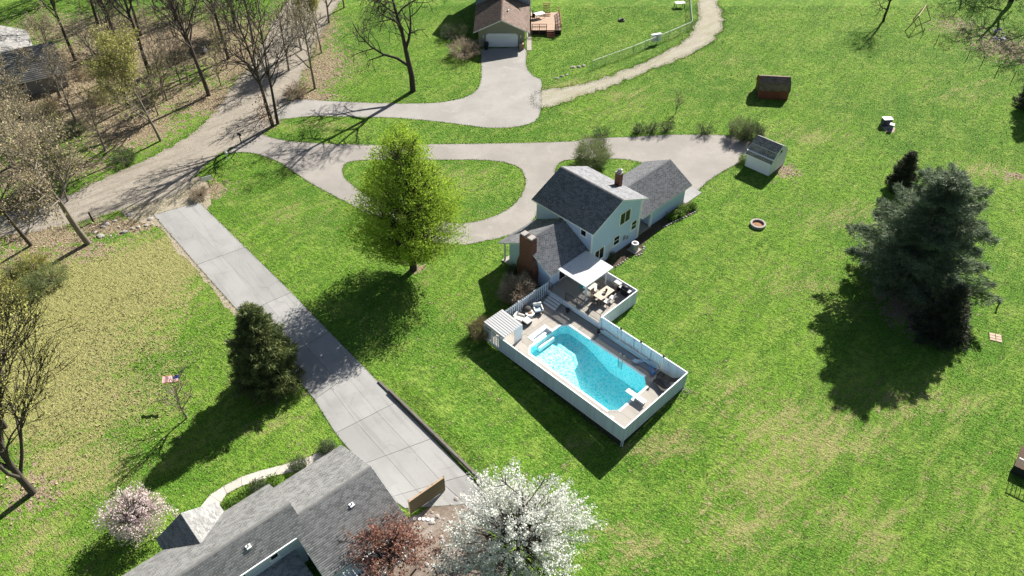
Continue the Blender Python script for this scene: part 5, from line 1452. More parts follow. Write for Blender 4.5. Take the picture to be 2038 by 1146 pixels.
# neighbour's deck at the right edge
ed = empty('brown_deck', (*(39.44, 37.15), 0), math.radians(-38), 'dark brown deck with white rails at the lawn edge', 'deck')
for i in range(16): MB().box(0.0, 5, 0.15 * i, 0.15 * i + .135, .75, .8).build('deck_board', plain('dark_brown_decking', (0.10, 0.055, 0.035), 0.8, 0.2, 5, rnd=True), ed)
MB().box(-.02, 5, -.06, -.02, 0, .74).build('skirt', M_skirt, ed)
for i in range(12): MB().box(.05 + .3 * i, .1 + .3 * i, .02, .07, .8, 1.7).build('baluster', M_trim, ed)
MB().box(0, 5, 0, .09, 1.7, 1.76).build('hand_rail', M_trim, ed)

# ================================================================== trees
def skeleton(seed, h, r0, fork=0.3, limbs=8, spread=0.7, levels=3, kids=(6, 6), gnarl=0.12, lratio=0.62, up=0.05, top=0.95, lean=(0, 0), minl=0.5):
    """branches as polylines; returns (mesh builder, twig points)"""
    r = np.random.default_rng(seed); mb = MB(); tips = []
    def grow(p, d, L, rad, lev):
        n = 7 if lev == 0 else (5 if lev == 1 else 3)
        ps = [p]; rs = [rad]; step = L / n
        for i in range(n):
            d = d + r.normal(0, gnarl * (0.4 if lev == 0 else 1), 3) + np.array([0, 0, up])
            d = d / np.linalg.norm(d)
            p = p + d * step; ps.append(p); rs.append(max((0.03, 0.03, 0.026, 0.02, 0.016)[lev], rad * (1 - 0.85 * (i + 1) / n) if lev else rad * (1 - 0.8 * (i + 1) / n)))
        mb.tube(ps, rs, (9, 6, 4, 3, 3)[lev], cap=False)
        ps = np.array(ps)
        if lev >= levels - 1: tips.extend(ps[1:])
        if lev < levels:
            k = limbs if lev == 0 else kids[min(lev - 1, len(kids) - 1)]
            ts = np.sort(r.uniform(fork if lev == 0 else 0.25, 1.0, k))
            for q, t in enumerate(ts):
                f = t * n; i = min(int(f), n - 1); pp = ps[i] + (ps[i + 1] - ps[i]) * (f - i)
                dd = ps[i + 1] - ps[i]; dd /= np.linalg.norm(dd)
                az = q * 2.4 + r.uniform(0, 0.8)
                side = np.cross(dd, [math.cos(az), math.sin(az), 0.15]); side /= max(np.linalg.norm(side), 1e-6)
                ang = spread * r.uniform(0.7, 1.25)
                nd = dd * math.cos(ang) + side * math.sin(ang)
                LL = L * lratio * r.uniform(0.7, 1.15) * (1.15 - 0.6 * t)
                if LL > minl: grow(pp, nd, LL, max(0.032, rs[i] * r.uniform(0.5, 0.75)), lev + 1)
    grow(np.array([0, 0, -0.1]), np.array([lean[0], lean[1], 1.0]), h * top, r0, 0)
    return mb, np.array(tips)

def crown_mesh(name, tips, per, jitter, size, mat, seed, zmin=0.0, keep=1.0):
    r = np.random.default_rng(seed)
    t = tips[tips[:, 2] > zmin]
    if keep < 1: t = t[r.uniform(size=len(t)) < keep]
    cen = np.repeat(t, per, 0) + r.normal(0, jitter, (len(t) * per, 3))
    vs, fs = leaf_quads(cen, size, r)
    return fast_mesh(name, vs, fs, mat)

L_bud = leafmat('yellow_green_buds', (0.42, 0.42, 0.10), (0.50, 0.48, 0.16), (0.30, 0.30, 0.08), 0.3)
L_tan = leafmat('tan_buds', (0.46, 0.38, 0.24), (0.52, 0.45, 0.29), (0.34, 0.28, 0.16), 0.3)
L_maple = leafmat('maple_leaves', (0.31, 0.46, 0.045), (0.45, 0.56, 0.07), (0.20, 0.35, 0.03), 0.6, 0.5, 6)
L_pear = leafmat('pear_blossom', (0.78, 0.78, 0.74), (0.84, 0.84, 0.81), (0.58, 0.60, 0.50), 0.3, 0.8, 8)
L_cherry = leafmat('cherry_blossom', (0.74, 0.61, 0.60), (0.82, 0.73, 0.71), (0.56, 0.43, 0.41), 0.3, 0.9, 8)
L_red = leafmat('red_leaves', (0.30, 0.13, 0.10), (0.40, 0.22, 0.17), (0.22, 0.12, 0.08), 0.35, 0.9, 8)
L_oakold = leafmat('rusty_leaves', (0.36, 0.20, 0.10), (0.44, 0.28, 0.15), (0.26, 0.13, 0.07), 0.3)
L_pine = leafmat('blue_pine_needles', (0.165, 0.22, 0.135), (0.34, 0.40, 0.26), (0.07, 0.10, 0.062), 0.28, 0.5, 6)
L_spruce = leafmat('dark_spruce_needles', (0.065, 0.075, 0.042), (0.10, 0.105, 0.06), (0.035, 0.04, 0.026), 0.1, 0.6, 6)
L_cedar = leafmat('cedar_needles', (0.12, 0.165, 0.055), (0.26, 0.29, 0.10), (0.05, 0.075, 0.03), 0.15, 0.8, 6)
L_shrub = leafmat('sage_shrub', (0.20, 0.25, 0.10), (0.30, 0.33, 0.15), (0.12, 0.16, 0.06), 0.3, 1.2, 9)
L_shrub2 = leafmat('dark_shrub', (0.09, 0.12, 0.055), (0.14, 0.17, 0.08), (0.05, 0.07, 0.035), 0.25, 1.2, 9)
L_olive = leafmat('olive_shrub', (0.20, 0.18, 0.08), (0.28, 0.24, 0.12), (0.12, 0.10, 0.05), 0.25, 1.2, 9)
L_twig = leafmat('tan_twigs', (0.40, 0.32, 0.23), (0.48, 0.40, 0.30), (0.24, 0.18, 0.13), 0.15, 1.2, 9)
L_green = leafmat('fresh_leaves', (0.13, 0.24, 0.03), (0.20, 0.32, 0.05), (0.07, 0.14, 0.02), 0.35, 1.2, 9)

TREE_PROTO = {}
def bare_proto(key, seed, h, r0, bark, bud=None, per=2, keep=0.8, size=0.11, jit=0.16, **k):
    mb, tips = skeleton(seed, h, r0, **k)
    TREE_PROTO[key] = (mb.mesh('trunk', bark, True), crown_mesh('crown', tips, per, jit, size, bud, seed, h * 0.3, keep) if bud else None)
bare_proto('tall', 11, 18, 0.27, M_bark, L_tan, 1, 0.6, 0.13, fork=0.33, limbs=20, spread=0.72, levels=4, kids=(7, 5, 3), lratio=0.45, gnarl=0.14)
bare_proto('tall2', 12, 18, 0.25, M_bark3, L_tan, 1, 0.4, 0.12, fork=0.36, limbs=18, spread=0.66, levels=4, kids=(7, 5, 3), lratio=0.45, gnarl=0.14)
bare_proto('oak', 23, 17, 0.42, M_bark3, None, fork=0.24, limbs=13, spread=0.95, levels=4, kids=(8, 5, 4), lratio=0.60, gnarl=0.18, up=0.03, top=0.9)
bare_proto('bud', 31, 12, 0.18, M_bark2, L_bud, 3, 1.0, 0.19, 0.28, fork=0.22, limbs=15, spread=0.62, levels=3, kids=(9, 7), lratio=0.58, up=0.09)
bare_proto('snag', 41, 15, 0.34, M_bark2, L_tan, 3, 0.9, 0.18, 0.3, fork=0.35, limbs=11, spread=0.85, levels=3, kids=(8, 7), lratio=0.5, gnarl=0.2)
bare_proto('multi', 51, 14, 0.30, M_bark, L_bud, 2, 0.8, 0.14, 0.25, fork=0.08, limbs=13, spread=0.42, levels=4, kids=(8, 5, 3), lratio=0.72, up=0.06)
bare_proto('small', 61, 6, 0.10, M_bark2, L_bud, 2, 0.8, 0.12, fork=0.15, limbs=11, spread=0.6, levels=3, kids=(7, 4), lratio=0.55)
bare_proto('brushy', 71, 10, 0.17, M_bark2, L_tan, 2, 1.0, 0.15, 0.25, fork=0.15, limbs=16, spread=0.7, levels=4, kids=(7, 5, 3), lratio=0.48)

def tree(name, label, base, key, s=1.0, rz=0.0, group=None, tilt=(0, 0), cat='tree'):
    e = empty(name, (*base, hz1(*base)), rz, label, cat, group)
    e.scale = (s, s, s); e.rotation_euler = (tilt[0], tilt[1], rz)
    tm, cm = TREE_PROTO[key]
    link('trunk', tm, e)
    if cm: link('crown', cm, e)
    return e
GW = 'bare trees of the roadside wood'
tree('bare_tree', 'tall bare trunk leaning over the wood nearest the dirt road bend', (-41.19, 97.96), 'tall', 1.05, 0.4, GW, (0, -0.07))
twin = tree('bare_tree', 'twin trunk tree with rusty leaves between the road and loop drive', (-30.75, 90.04), 'tall', 0.98, 2.0, GW)
rq = np.random.default_rng(77)
cv, cf = leaf_quads(np.concatenate([np.array([-1.1, 1.0, 2.4]) + rq.normal(0, (.45, .45, .8), (170, 3)), np.array([-.7, .9, 4.2]) + rq.normal(0, (.3, .3, .5), (60, 3))]), .2, rq)
link('leaf_clump', fast_mesh('leaf_clump', cv, cf, L_oakold), twin)['kind'] = 'stuff'
tree('bare_tree', 'thin second stem of the twin trunk tree by the mailbox', (-30.21, 90.54), 'tall2', 0.85, 4.0, GW)
tree('bare_tree', 'slender bare trunk standing behind the pump post', (-41.42, 108.91), 'tall2', 1.05, 1.0, GW)
tree('bare_tree', 'bare tree at the road edge near the top of the wood', (-43.08, 119.04), 'tall', 0.9, 5.0, GW)
tree('bare_tree', 'bare trunk rising behind the yellow budding tree', (-51.07, 103.76), 'tall2', 1.15, 0.2, GW, (0, -0.06))
tree('bare_tree', 'slim bare trunk between the yellow budding tree and far lawn', (-56.95, 116.87), 'tall', 0.85, 3.3, GW)
tree('bare_tree', 'bare tree at the far edge of the leafy wood', (-53.36, 122.40), 'tall2', 0.95, 2.6, GW)
tree('bare_tree', 'bare tree on the far lawn edge beyond the grey roof', (-65.14, 120.89), 'tall2', 0.9, 4.4, GW)
tree('bare_tree', 'bare trunk beside the gable of the grey roofed building', (-63.62, 108.43), 'tall2', 0.95, 0.9, GW)
tree('bare_tree', 'bare tree in the brown leaf litter between the two far trunks', (-58.53, 112.54), 'tall', 0.95, 2.2, GW)
tree('bare_tree', 'bare trunk close to the pump post on the wood side', (-46.80, 109.72), 'tall', 0.8, 1.9, GW)
tree('bare_tree', 'leaning bare tree above the bend of the dirt road', (-38.91, 113.73), 'tall2', 0.8, 3.9, GW)
tree('bare_tree', 'bare tree standing by the yellow budding tree roots', (-50.96, 94.55), 'tall2', 0.8, 5.5, GW)
tree('budding_tree', 'tan budding tree filling the wood before the dirt road', (-53.47, 75.03), 'snag', 0.75, 4.2)
tree('multi_stem_tree', 'many stemmed budding tree at the thicket edge', (-48.22, 50.79), 'multi', 0.9, 1.3)
tree('budding_tree', 'yellow green budding tree leaning back from the dirt road', (-43.96, 86.40), 'bud', 1.0, 0.6, None, (0.0, -0.1))
tree('snag_tree', 'pale broken limbed tree beside the dirt road boulders', (-44.93, 65.95), 'snag', 1.0, 0.9, None, (0, -0.1))
tree('snag_tree', 'dark leaning trunk tree left of the broken limbed tree', (-50.85, 65.61), 'tall', 0.8, 1.7, None, (0, -0.2))
tree('budding_tree', 'tan budding tree in front of the grey roofed building', (-56.64, 91.30), 'brushy', 0.9, 1.1)
tree('budding_tree', 'low tan budding tree at the corner of the grey roofed building', (-61.39, 88.81), 'brushy', 0.8, 3.0)
tree('budding_tree', 'green budding thicket tree below the dark leaning trunk', (-47.21, 54.08), 'bud', 0.55, 2.0)
tree('multi_stem_tree', 'many stemmed bare tree on the straw coloured left lawn', (-37.06, 35.21), 'multi', 1.0, 0.3, None, (0, -0.03))
tree('multi_stem_tree', 'second many stemmed bare tree close to the pale stemmed one', (-42.23, 41.54), 'multi', 0.8, 2.1)
tree('brushy_tree', 'brushy bare tree between the road and upper lawn', (-27.14, 99.94), 'brushy', 1.15, 0.5)
tree('brushy_tree', 'brushy bare tree above the litter strip by the road', (-31.32, 111.70), 'brushy', 1.0, 2.5)
tree('brushy_tree', 'tall brushy tree at the head of the litter strip', (-28.87, 121.45), 'brushy', 1.0, 4.5)
tree('bare_oak', 'big spreading bare oak on the upper lawn', (-13.57, 99.22), 'oak', 1.0, 1.2)
tree('small_bare_tree', 'small thin ornamental tree beside the flag', (-27.37, 42.49), 'small', 0.85, 0.4)
tree('small_bare_tree', 'small budding tree standing in the lawn above the driveway hedge', (21.54, 93.23), 'small', 0.45, 2.4)
tree('lawn_tree', 'budding tree with stout dark trunk at the far lawn edge', (58.81, 122.02), 'oak', 0.5, 2.0)
for b_, k_, s_, rz_, lab in (
        ((-56.96, 101.53), 'brushy', 0.85, 1.0, 'brushy budding tree behind the yellow budding tree'),
        ((-46.12, 101.53), 'brushy', 0.7, 2.0, 'small brushy tree beside the tall leaning trunk'),
        ((-40.32, 100.80), 'small', 1.0, 0.5, 'sapling at the wood edge above the dirt road'),
        ((-61.11, 97.26), 'snag', 0.7, 3.1, 'gnarled tan tree before the grey roofed building'),
        ((-66.64, 94.55), 'bud', 0.75, 1.2, 'yellow green tree hiding the grey roofed building wall'),
        ((-59.87, 80.73), 'snag', 0.85, 2.5, 'gnarled tan tree above the leaf covered bank'),
        ((-49.99, 84.07), 'brushy', 0.75, 4.0, 'brushy tan tree on the bank of the dirt road'),
        ((-50.27, 73.56), 'small', 1.3, 2.2, 'sapling with buds at the near bank of the dirt road'),
        ((-57.85, 126.29), 'brushy', 0.9, 3.5, 'brushy tree at the back of the wood'),
        ((-48.61, 128.30), 'brushy', 1.0, 0.3, 'brushy tree beside the top of the dirt road'),
        ((-39.80, 122.40), 'bud', 0.8, 5.0, 'budding tree on the wood side of the road top'),
        ((-31.85, 105.29), 'brushy', 0.95, 5.2, 'brushy tree leaning over the dirt road'),
        ((-28.18, 110.87), 'bud', 0.75, 0.4, 'faint budding tree on the litter strip'),
        ((-27.41, 127.29), 'brushy', 0.95, 2.9, 'brushy tree at the upper lawn corner'),
        ((-52.40, 59.84), 'bud', 0.9, 2.4, 'budding tree at the straw lawn corner of the thicket'),
        ((-44.36, 46.51), 'multi', 0.75, 4.4, 'slender many stemmed tree above the pale stemmed one'),
        ((-40.93, 34.32), 'multi', 1.05, 5.0, 'stout many stemmed tree past the left lawn')):
    tree('wood_tree', lab, b_, k_, s_, rz_)
WOOD = [(-74.60, 108.43), (-67.80, 118.68), (-64.29, 128.30), (-38.33, 130.36), (-38.39, 110.05), (-39.55, 97.96), (-41.27, 90.04), (-44.43, 84.07), (-47.92, 80.19), (-52.89, 75.03), (-57.95, 73.56)]
wr_ = np.random.default_rng(321); wx0, wy0 = np.min(WOOD, 0); wx1, wy1 = np.max(WOOD, 0); got = 0
fbl = np.array(fb.location[:2])
while got < 20:
    x, y = wr_.uniform(wx0, wx1), wr_.uniform(wy0, wy1)
    if not inpoly(np.array([x]), np.array([y]), WOOD)[0] or inpoly(np.array([x]), np.array([y]), ROAD)[0]: continue
    if abs(x - fbl[0] + 8) < 11 and -1 < y - fbl[1] + 2 < 20: continue
    tree('wood_sapling', 'thin pale sapling among the taller trees of the roadside wood', (x, y), ('brushy', 'small', 'brushy')[got % 3], wr_.uniform(.55, .85) * (1.4 if got % 3 == 1 else 1), wr_.uniform(0, 6), 'saplings of the roadside wood')
    got += 1
# trees past the top edge whose shadows fall into view
GS = 'trees beyond the far lawn'
for i, (b, s, k) in enumerate((((82.72, 129.95), 1.0, 'oak'), ((87.11, 123.35), 1.0, 'oak'), ((90.71, 147.51), 0.9, 'oak'), ((80.30, 140.27), 0.8, 'oak'), ((-59.26, 135.73), 1.0, 'tall'), ((-47.51, 136.85), 1.0, 'tall2'), ((-71.73, 134.63), 1.0, 'tall'), ((-40.46, 140.27), 1.0, 'tall'), ((-78.49, 132.47), 0.9, 'tall2'), ((-34.04, 143.82), 1.0, 'tall2'), ((-56.30, 146.26), 1.0, 'oak'), ((-68.16, 143.82), 0.9, 'oak'), ((-46.57, 151.34), 0.9, 'oak'))):
    tree('background_tree', 'bare tree standing just beyond the far lawns', b, k, s, i * 1.3, GS)

# -------- rusty leaf clump on the twin trunk tree is part of it; lime maple
mb, tips = skeleton(101, 14.3, 0.40, fork=0.16, limbs=30, spread=0.62, levels=3, kids=(9, 6), gnarl=0.07, lratio=0.40, up=0.10, top=0.97)
mp = empty('maple_tree', (*(-10.06, 61.70), 0), 0.7, 'lime green egg shaped maple on the front lawn', 'tree')
def egg(z, h, z0, rmax):
    t = np.clip((z - z0) / (h - z0), 0, 1)
    return rmax * np.minimum((np.maximum(t, 1e-4) / 0.24) ** 0.5, (np.maximum(1 - t, 0) / 0.76) ** 0.68)
r_ = np.random.default_rng(102)
link('trunk', mb.mesh('trunk', M_bark3, True), mp)
def maple_crown():
    n = 3700
    z = r_.uniform(2.7, 16.4, n * 3)
    R = egg(z, 17.0, 2.3, 6.1)
    ok = r_.uniform(size=len(z)) < (R / 6.4) ** 1.2 + 0.05
    z, R = z[ok][:n], R[ok][:n]
    a = r_.uniform(0, 2 * np.pi, len(z)); rad = R * np.sqrt(r_.uniform(0.18, 1.0, len(z))) * (1 + 0.09 * np.sin(3 * a + z) + 0.06 * np.sin(7 * a - 2 * z))
    c = np.stack([rad * np.cos(a), rad * np.sin(a), z], 1)
    k = 15
    d = unit(c * np.array([1, 1, 0.25]) + np.array([0, 0, 0.4]))
    cen = np.repeat(c, k, 0) + r_.normal(0, 0.17, (len(c) * k, 3)) + np.repeat(d, k, 0) * r_.normal(0, 0.25, (len(c) * k, 1))
    vs, fs = leaf_quads(cen, 0.145, r_, 0.6)
    # twigs reaching the clumps from the stem
    tw = MB()
    for q in range(0, len(c), 3):
        p = c[q]; s = np.array([p[0] * .25, p[1] * .25, p[2] - 0.55 * math.hypot(p[0], p[1]) - .2]); m_ = (s + p) / 2 + np.array([0, 0, -.1])
        tw.tube([s, m_, p], [.035, .022, .01], 3, False)
    return vs, fs, tw
vs, fs, tw = maple_crown()
cr = link('crown', fast_mesh('crown', vs, fs, L_maple), mp)
tw.build('limbs', M_bark3, mp)

# -------- blossom trees
def blossom(name, label, base, h, rx, ry, z0, mat, seed, clumps, per, size, weep=0.0, bark=M_bark):
    r = np.random.default_rng(seed)
    e = empty(name, (*base, hz1(*base)), 0, label, 'tree')
    mb, _ = skeleton(seed, h * 0.9, 0.2, fork=0.2, limbs=12, spread=0.75, levels=2, kids=(6,), lratio=0.5)
    u = unit(r.normal(size=(clumps, 3))); u[:, 2] = np.abs(u[:, 2]) * 1.0 - 0.25 * r.uniform(size=clumps)
    rad = r.uniform(0.35, 1.0, clumps) ** 0.6
    lob = 1 + 0.16 * np.sin(4 * np.arctan2(u[:, 1], u[:, 0]) + seed) + 0.1 * np.sin(9 * np.arctan2(u[:, 1], u[:, 0]))
    c = np.stack([u[:, 0] * rx * rad * lob, u[:, 1] * ry * rad * lob, z0 + u[:, 2] * (h - z0) * rad], 1)
    cen = np.repeat(c, per, 0)
    if weep:
        t = r.uniform(0, 1, len(cen)); cen = cen + np.stack([r.normal(0, .12, len(cen)), r.normal(0, .12, len(cen)), -t * weep], 1)
        cen[:, 2] = np.maximum(cen[:, 2], 0.25)
    else:
        d = np.repeat(unit(c - np.array([0, 0, z0 * .6])), per, 0)
        t = r.uniform(-0.5, 0.5, len(cen))[:, None]
        cen = cen + d * t * 1.0 + r.normal(0, .11, cen.shape)
    vs, fs = leaf_quads(cen, size, r, 0.5, 0.9)
    for q in range(0, clumps, 2):
        p = c[q]; s = np.array([p[0] * .2, p[1] * .2, max(.5, p[2] * .55)])
        mb.tube([s, (s + p) / 2 + np.array([0, 0, .25]), p], [.04, .025, .01], 3, False)
    link('trunk', mb.mesh('trunk', bark, True), e)
    link('crown', fast_mesh('crown', vs, fs, mat), e)
    return e
blossom('pear_tree', 'white blossoming pear tree between the concrete pad and lawn', (0.33, 29.64), 9.0, 5.2, 4.4, 2.6, L_pear, 201, 850, 32, 0.13)
blossom('cherry_tree', 'pink weeping cherry beside the ranch house', (-27.57, 32.08), 4.2, 2.5, 2.1, 2.3, L_cherry, 202, 300, 26, 0.11, 1.3)
blossom('red_leaf_tree', 'small red leaved tree over the rock garden bed', (-8.59, 28.94), 4.6, 3.1, 2.6, 2.4, L_red, 203, 330, 22, 0.12)

# -------- conifers
def conifer(name, label, base, h, rb, mat, seed, whorl=0.45, per=9, clump=0.34, power=0.85, tufts=10, z0=0.5, rag=0.25, bark=M_bark3, droop=0.1, tilt=0.0):
    r = np.random.default_rng(seed)
    e = empty(name, (*base, hz1(*base)), 0, label, 'tree')
    mb = MB(); mb.tube([(0, 0, -.1), (0, 0, h * .5), (0, 0, h * .97)], [h * .02 + .05, h * .013, .02], 8, False)
    C_, D_ = [], []
    z = z0
    while z < h * 0.985:
        t = (z - z0) / (h - z0); R = rb * (1 - t) ** power
        n = max(4, int(per * (0.5 + 0.5 * (1 - t))))
        a0 = r.uniform(0, 6.28)
        for k in range(n):
            a = a0 + 2 * np.pi * k / n + r.normal(0, .15); L = R * r.uniform(1 - rag, 1 + rag * .5)
            if L < 0.15: continue
            d = np.array([math.cos(a), math.sin(a), 0.0]); rise = 0.25 - droop * 3 * (1 - t) + r.normal(0, .06)
            m_ = max(2, int(L / 0.3))
            tt = np.linspace(0.18, 1, m_)
            p = d * (L * tt)[:, None] + np.array([0, 0, 1.0]) * (z + rise * L * tt - 0.12 * L * tt ** 2 + .1 * L * tt ** 3)[:, None]
            mb.tube([(0, 0, z), p[len(p) // 2], p[-1]], [.05 * (1 - t) + .015, .03 * (1 - t) + .01, .008], 3, False)
            side = np.array([-d[1], d[0], 0])
            wv = (0.42 * L * (1 - tt) ** 0.7 * tt ** 0.3 + 0.12)
            for s in (-1.0, -0.5, 0, 0.5, 1.0):
                q = p + side * (s * wv)[:, None] + r.normal(0, .08, p.shape)
                C_.append(q); D_.append(np.repeat((d + side * s * .6 + np.array([0, 0, .35]))[None], len(q), 0))
        z += whorl * r.uniform(.75, 1.2) * (1 - 0.45 * t)
    c = np.concatenate(C_); d = np.concatenate(D_)
    cen = np.repeat(c, tufts, 0) + r.normal(0, clump * .22, (len(c) * tufts, 3)); dd = np.repeat(d, tufts, 0) + r.normal(0, .55, (len(c) * tufts, 3))
    vs, fs = blades(cen, dd, clump, clump * .2, r)
    link('trunk', mb.mesh('trunk', bark), e)
    link('crown', fast_mesh('crown', vs, fs, mat), e)
    print(name, len(fs))
    return e
conifer('white_pine', 'large blue green pine with broad ragged crown on the right lawn', (39.21, 59.09), 13.2, 6.3, L_pine, 301, 0.78, 10, 0.42, 0.46, 11, 0.8, 0.5, droop=0.02)
conifer('spruce_tree', 'small dark spruce standing behind the large pine', (44.85, 76.33), 4.9, 1.75, L_spruce, 302, 0.3, 9, 0.3, 0.9, 9, 0.2, 0.3)
conifer('spruce_tree', 'dark brown spruce in the shade below the large pine', (39.86, 52.41), 6.0, 2.6, L_spruce, 303, 0.34, 9, 0.3, 0.8, 9, 0.2, 0.3)
conifer('cedar_tree', 'dark evergreen on the left lawn against the concrete drive', (-21.23, 46.40), 9.2, 3.0, L_cedar, 304, 0.4, 10, 0.36, 0.6, 10, 0.3, 0.35, droop=0.0)
conifer('spruce_tree', 'dark conifer at the edge of the far right lawn', (68.91, 94.55), 7.5, 2.4, L_spruce, 305, 0.5, 8, 0.4, 0.8, 6, 0.2, 0.3)

# -------- shrubs
def shrub(name, label, base, rx, ry, h, mat, seed, n=2600, size=0.1, group=None, stems=14, spiky=False, hollow=0.35, z=0.0, bark=M_bark):
    r = np.random.default_rng(seed)
    e = empty(name, (base[0], base[1], z), r.uniform(0, 6), label, 'shrub', group)
    u = unit(r.normal(size=(n // 8, 3))); u[:, 2] = u[:, 2] * 0.5 + 0.5
    lob = 1 + 0.14 * np.sin(5 * np.arctan2(u[:, 1], u[:, 0]) + seed) + r.normal(0, .07, len(u))
    rad = (r.uniform(hollow, 1, len(u)) ** .5) * lob
    c = np.stack([u[:, 0] * rx * rad, u[:, 1] * ry * rad, 0.08 + u[:, 2] * h * np.minimum(rad, 1.1)], 1)
    cen = np.repeat(c, 8, 0) + r.normal(0, size * 1.1, (len(c) * 8, 3)); cen[:, 2] = np.maximum(cen[:, 2], .03)
    if spiky: vs, fs = blades(cen, np.repeat(u, 8, 0) + r.normal(0, .35, cen.shape), size * 3.2, size * .3, r)
    else: vs, fs = leaf_quads(cen, size, r, .4)
    link('foliage', fast_mesh('foliage', vs, fs, mat), e)
    mb = MB()
    for q in range(stems):
        p = c[r.integers(len(c))]; mb.tube([(p[0] * .08, p[1] * .08, 0), p * np.array([.5, .5, .6]), p], [.03, .02, .008], 4, False)
    mb.build('stems', bark, e)
    return e
shrub('willow_shrub', 'large round sage green shrub in front of the blue house', (9.60, 81.06), 2.1, 2.0, 3.1, L_shrub, 401, 9000, 0.13, spiky=True)
GH = 'wispy shrubs along the driveway edge'
for i, (p, s, lab) in enumerate((((11.21, 87.35), 1.0, 'wispy shrub alone on the driveway edge nearest the round shrub'), ((16.14, 88.32), .85, 'wispy shrub, first of the close pair on the driveway edge'), ((17.67, 88.32), .8, 'wispy shrub in the middle of the driveway hedge row'), ((19.55, 88.56), .95, 'wispy shrub beside the pair on the driveway edge'), ((24.39, 88.07), .95, 'wispy shrub between the hedge row and dense shed shrub'))):
    shrub('hedge_shrub', lab, p, 1.2 * s, .9 * s, 1.5 * s, L_shrub2, 410 + i, 1300, .09, GH, 26, True, 0.2)
shrub('dense_shrub', 'dense sage shrub beside the white shed', (28.56, 87.35), 1.7, 1.3, 2.2, L_shrub, 420, 5000, .12, None, 20, True)
shrub('dense_shrub', 'darker dense shrub touching the back of the white shed', (30.06, 86.40), 1.3, 1.2, 2.2, L_shrub2, 421, 4000, .12, None, 20, True)
shrub('box_shrub', 'small round clipped shrub at the shed corner', (27.91, 81.39), .75, .7, 1.0, L_green, 422, 2600, .08)
shrub('twiggy_shrub', 'round pale twiggy shrub between the brick chimney and picket fence', (0.54, 57.46), 1.75, 1.7, 2.0, L_twig, 423, 7000, .13, None, 40, True)
shrub('olive_shrub', 'round olive brown shrub outside the lean-to corner', (-2.86, 52.21), 1.15, 1.1, 1.7, L_olive, 424, 5000, .10, None, 20, True)
for i, (p, s) in enumerate(((hw(0.7, 7.6), .55), (hw(0.9, 6.4), .5), (hw(0.6, 5.4), .4), (hw(1.1, 8.6), .45))):
    shrub('bed_plant', 'bright green leafy plant in the stone edged garage bed', (p.x, p.y), s, s, .7 * s + .2, L_green, 430 + i, 900, .13, 'plants in the garage bed', 6)
shrub('bed_plant', 'dark plant at the foot of the trellis', tuple(hw(.45, -4.6).xy), .35, .35, .8, L_shrub2, 440, 600, .1)
shrub('bed_plant', 'dark shrub against the wing wall beside the brick chimney', tuple(hw(-5.2, -13.5).xy), .8, .6, 1.0, L_shrub2, 441, 1500, .1)
for i, (p, s, lab) in enumerate((((-14.95, 39.14), .75, 'dark clipped shrub at the drive corner of the ranch house'), ((-16.90, 37.49), .75, 'dark clipped shrub at the bend of the pale walkway'), ((-19.61, 35.44), .7, 'dark clipped shrub tucked under the ranch house front eave'))):
    shrub('clipped_shrub', lab, p, s, s, 1.2 * s, L_shrub2, 450 + i, 2600, .08)
for i, p in enumerate([(-21.12, 34.32), (-20.65, 34.76), (-20.20, 35.30), (-21.55, 33.79), (-19.14, 35.76), (-18.63, 36.13)]):
    shrub('ground_plant', 'low leafy green plant between the walkway and ranch house', p, .55, .5, .35, L_green, 460 + i, 500, .12, 'low plants by the walkway', 4)
shrub('brush_pile', 'tangled dark brush beside the brown roofed garage', (-6.95, 110.05), 2.2, 2.6, 1.9, L_twig, 470, 3500, .14, None, 60, True, bark=M_bark2)
shrub('brush_pile', 'dark brush clump between the oak and brown roofed garage', (-8.75, 115.99), 2.0, 2.0, 1.7, L_shrub2, 471, 3000, .14, None, 60, True, bark=M_bark2)
shrub('brush_pile', 'dry brush at the foot of the road sign', (-35.54, 74.34), .9, .9, .9, L_twig, 472, 1200, .12, None, 20, True)
shrub('brush_pile', 'tan brush around the foot of the brushy roadside tree', (-29.36, 98.24), 2.0, 1.6, 1.1, L_twig, 473, 2500, .13, None, 20, True)
WB = ['sage wild bush nearest the dark leaning trunk', 'yellow green wild bush below the dark leaning trunk', 'sage wild bush on the straw side of the thicket', 'yellow green wild bush at the green budding thicket tree', 'sage wild bush in front of the green budding thicket tree']
for i, p in enumerate([(-49.88, 59.84), (-48.55, 61.39), (-46.10, 59.84), (-49.00, 56.88), (-47.36, 57.61)]):
    shrub('wild_bush', WB[i], p, 1.8, 1.6, 1.7, L_bud if i % 2 else L_shrub, 480 + i, 2200, .13, 'wild bushes below the dirt road', 25, True)
UB = ['low dark undergrowth bush against the grey roofed building wall', 'low tan bush by the grey roofed building door', 'low dark bush below the building corner', 'low tan bush between the building and yellow budding tree', 'low dark green bush by the road below the yellow budding tree', 'low tan bush left of the broken limbed tree', 'low dark bush behind the broken limbed tree', 'low tan bush behind the grey roofed building gable', 'low dark bush near the pump post', 'low tan bush behind the dark leaning trunk']
for i, p in enumerate([(-64.40, 92.58), (-61.30, 94.55), (-55.38, 88.20), (-55.41, 96.58), (-46.71, 81.83), (-61.11, 84.07), (-54.75, 80.73), (-59.59, 103.76), (-48.98, 108.43), (-54.97, 74.54)]):
    shrub('undergrowth_bush', UB[i], p, 1.5, 1.3, 1.1, L_tan if i % 2 else L_shrub2, 490 + i, 1400, .13, 'undergrowth bushes of the wood', 20, True)

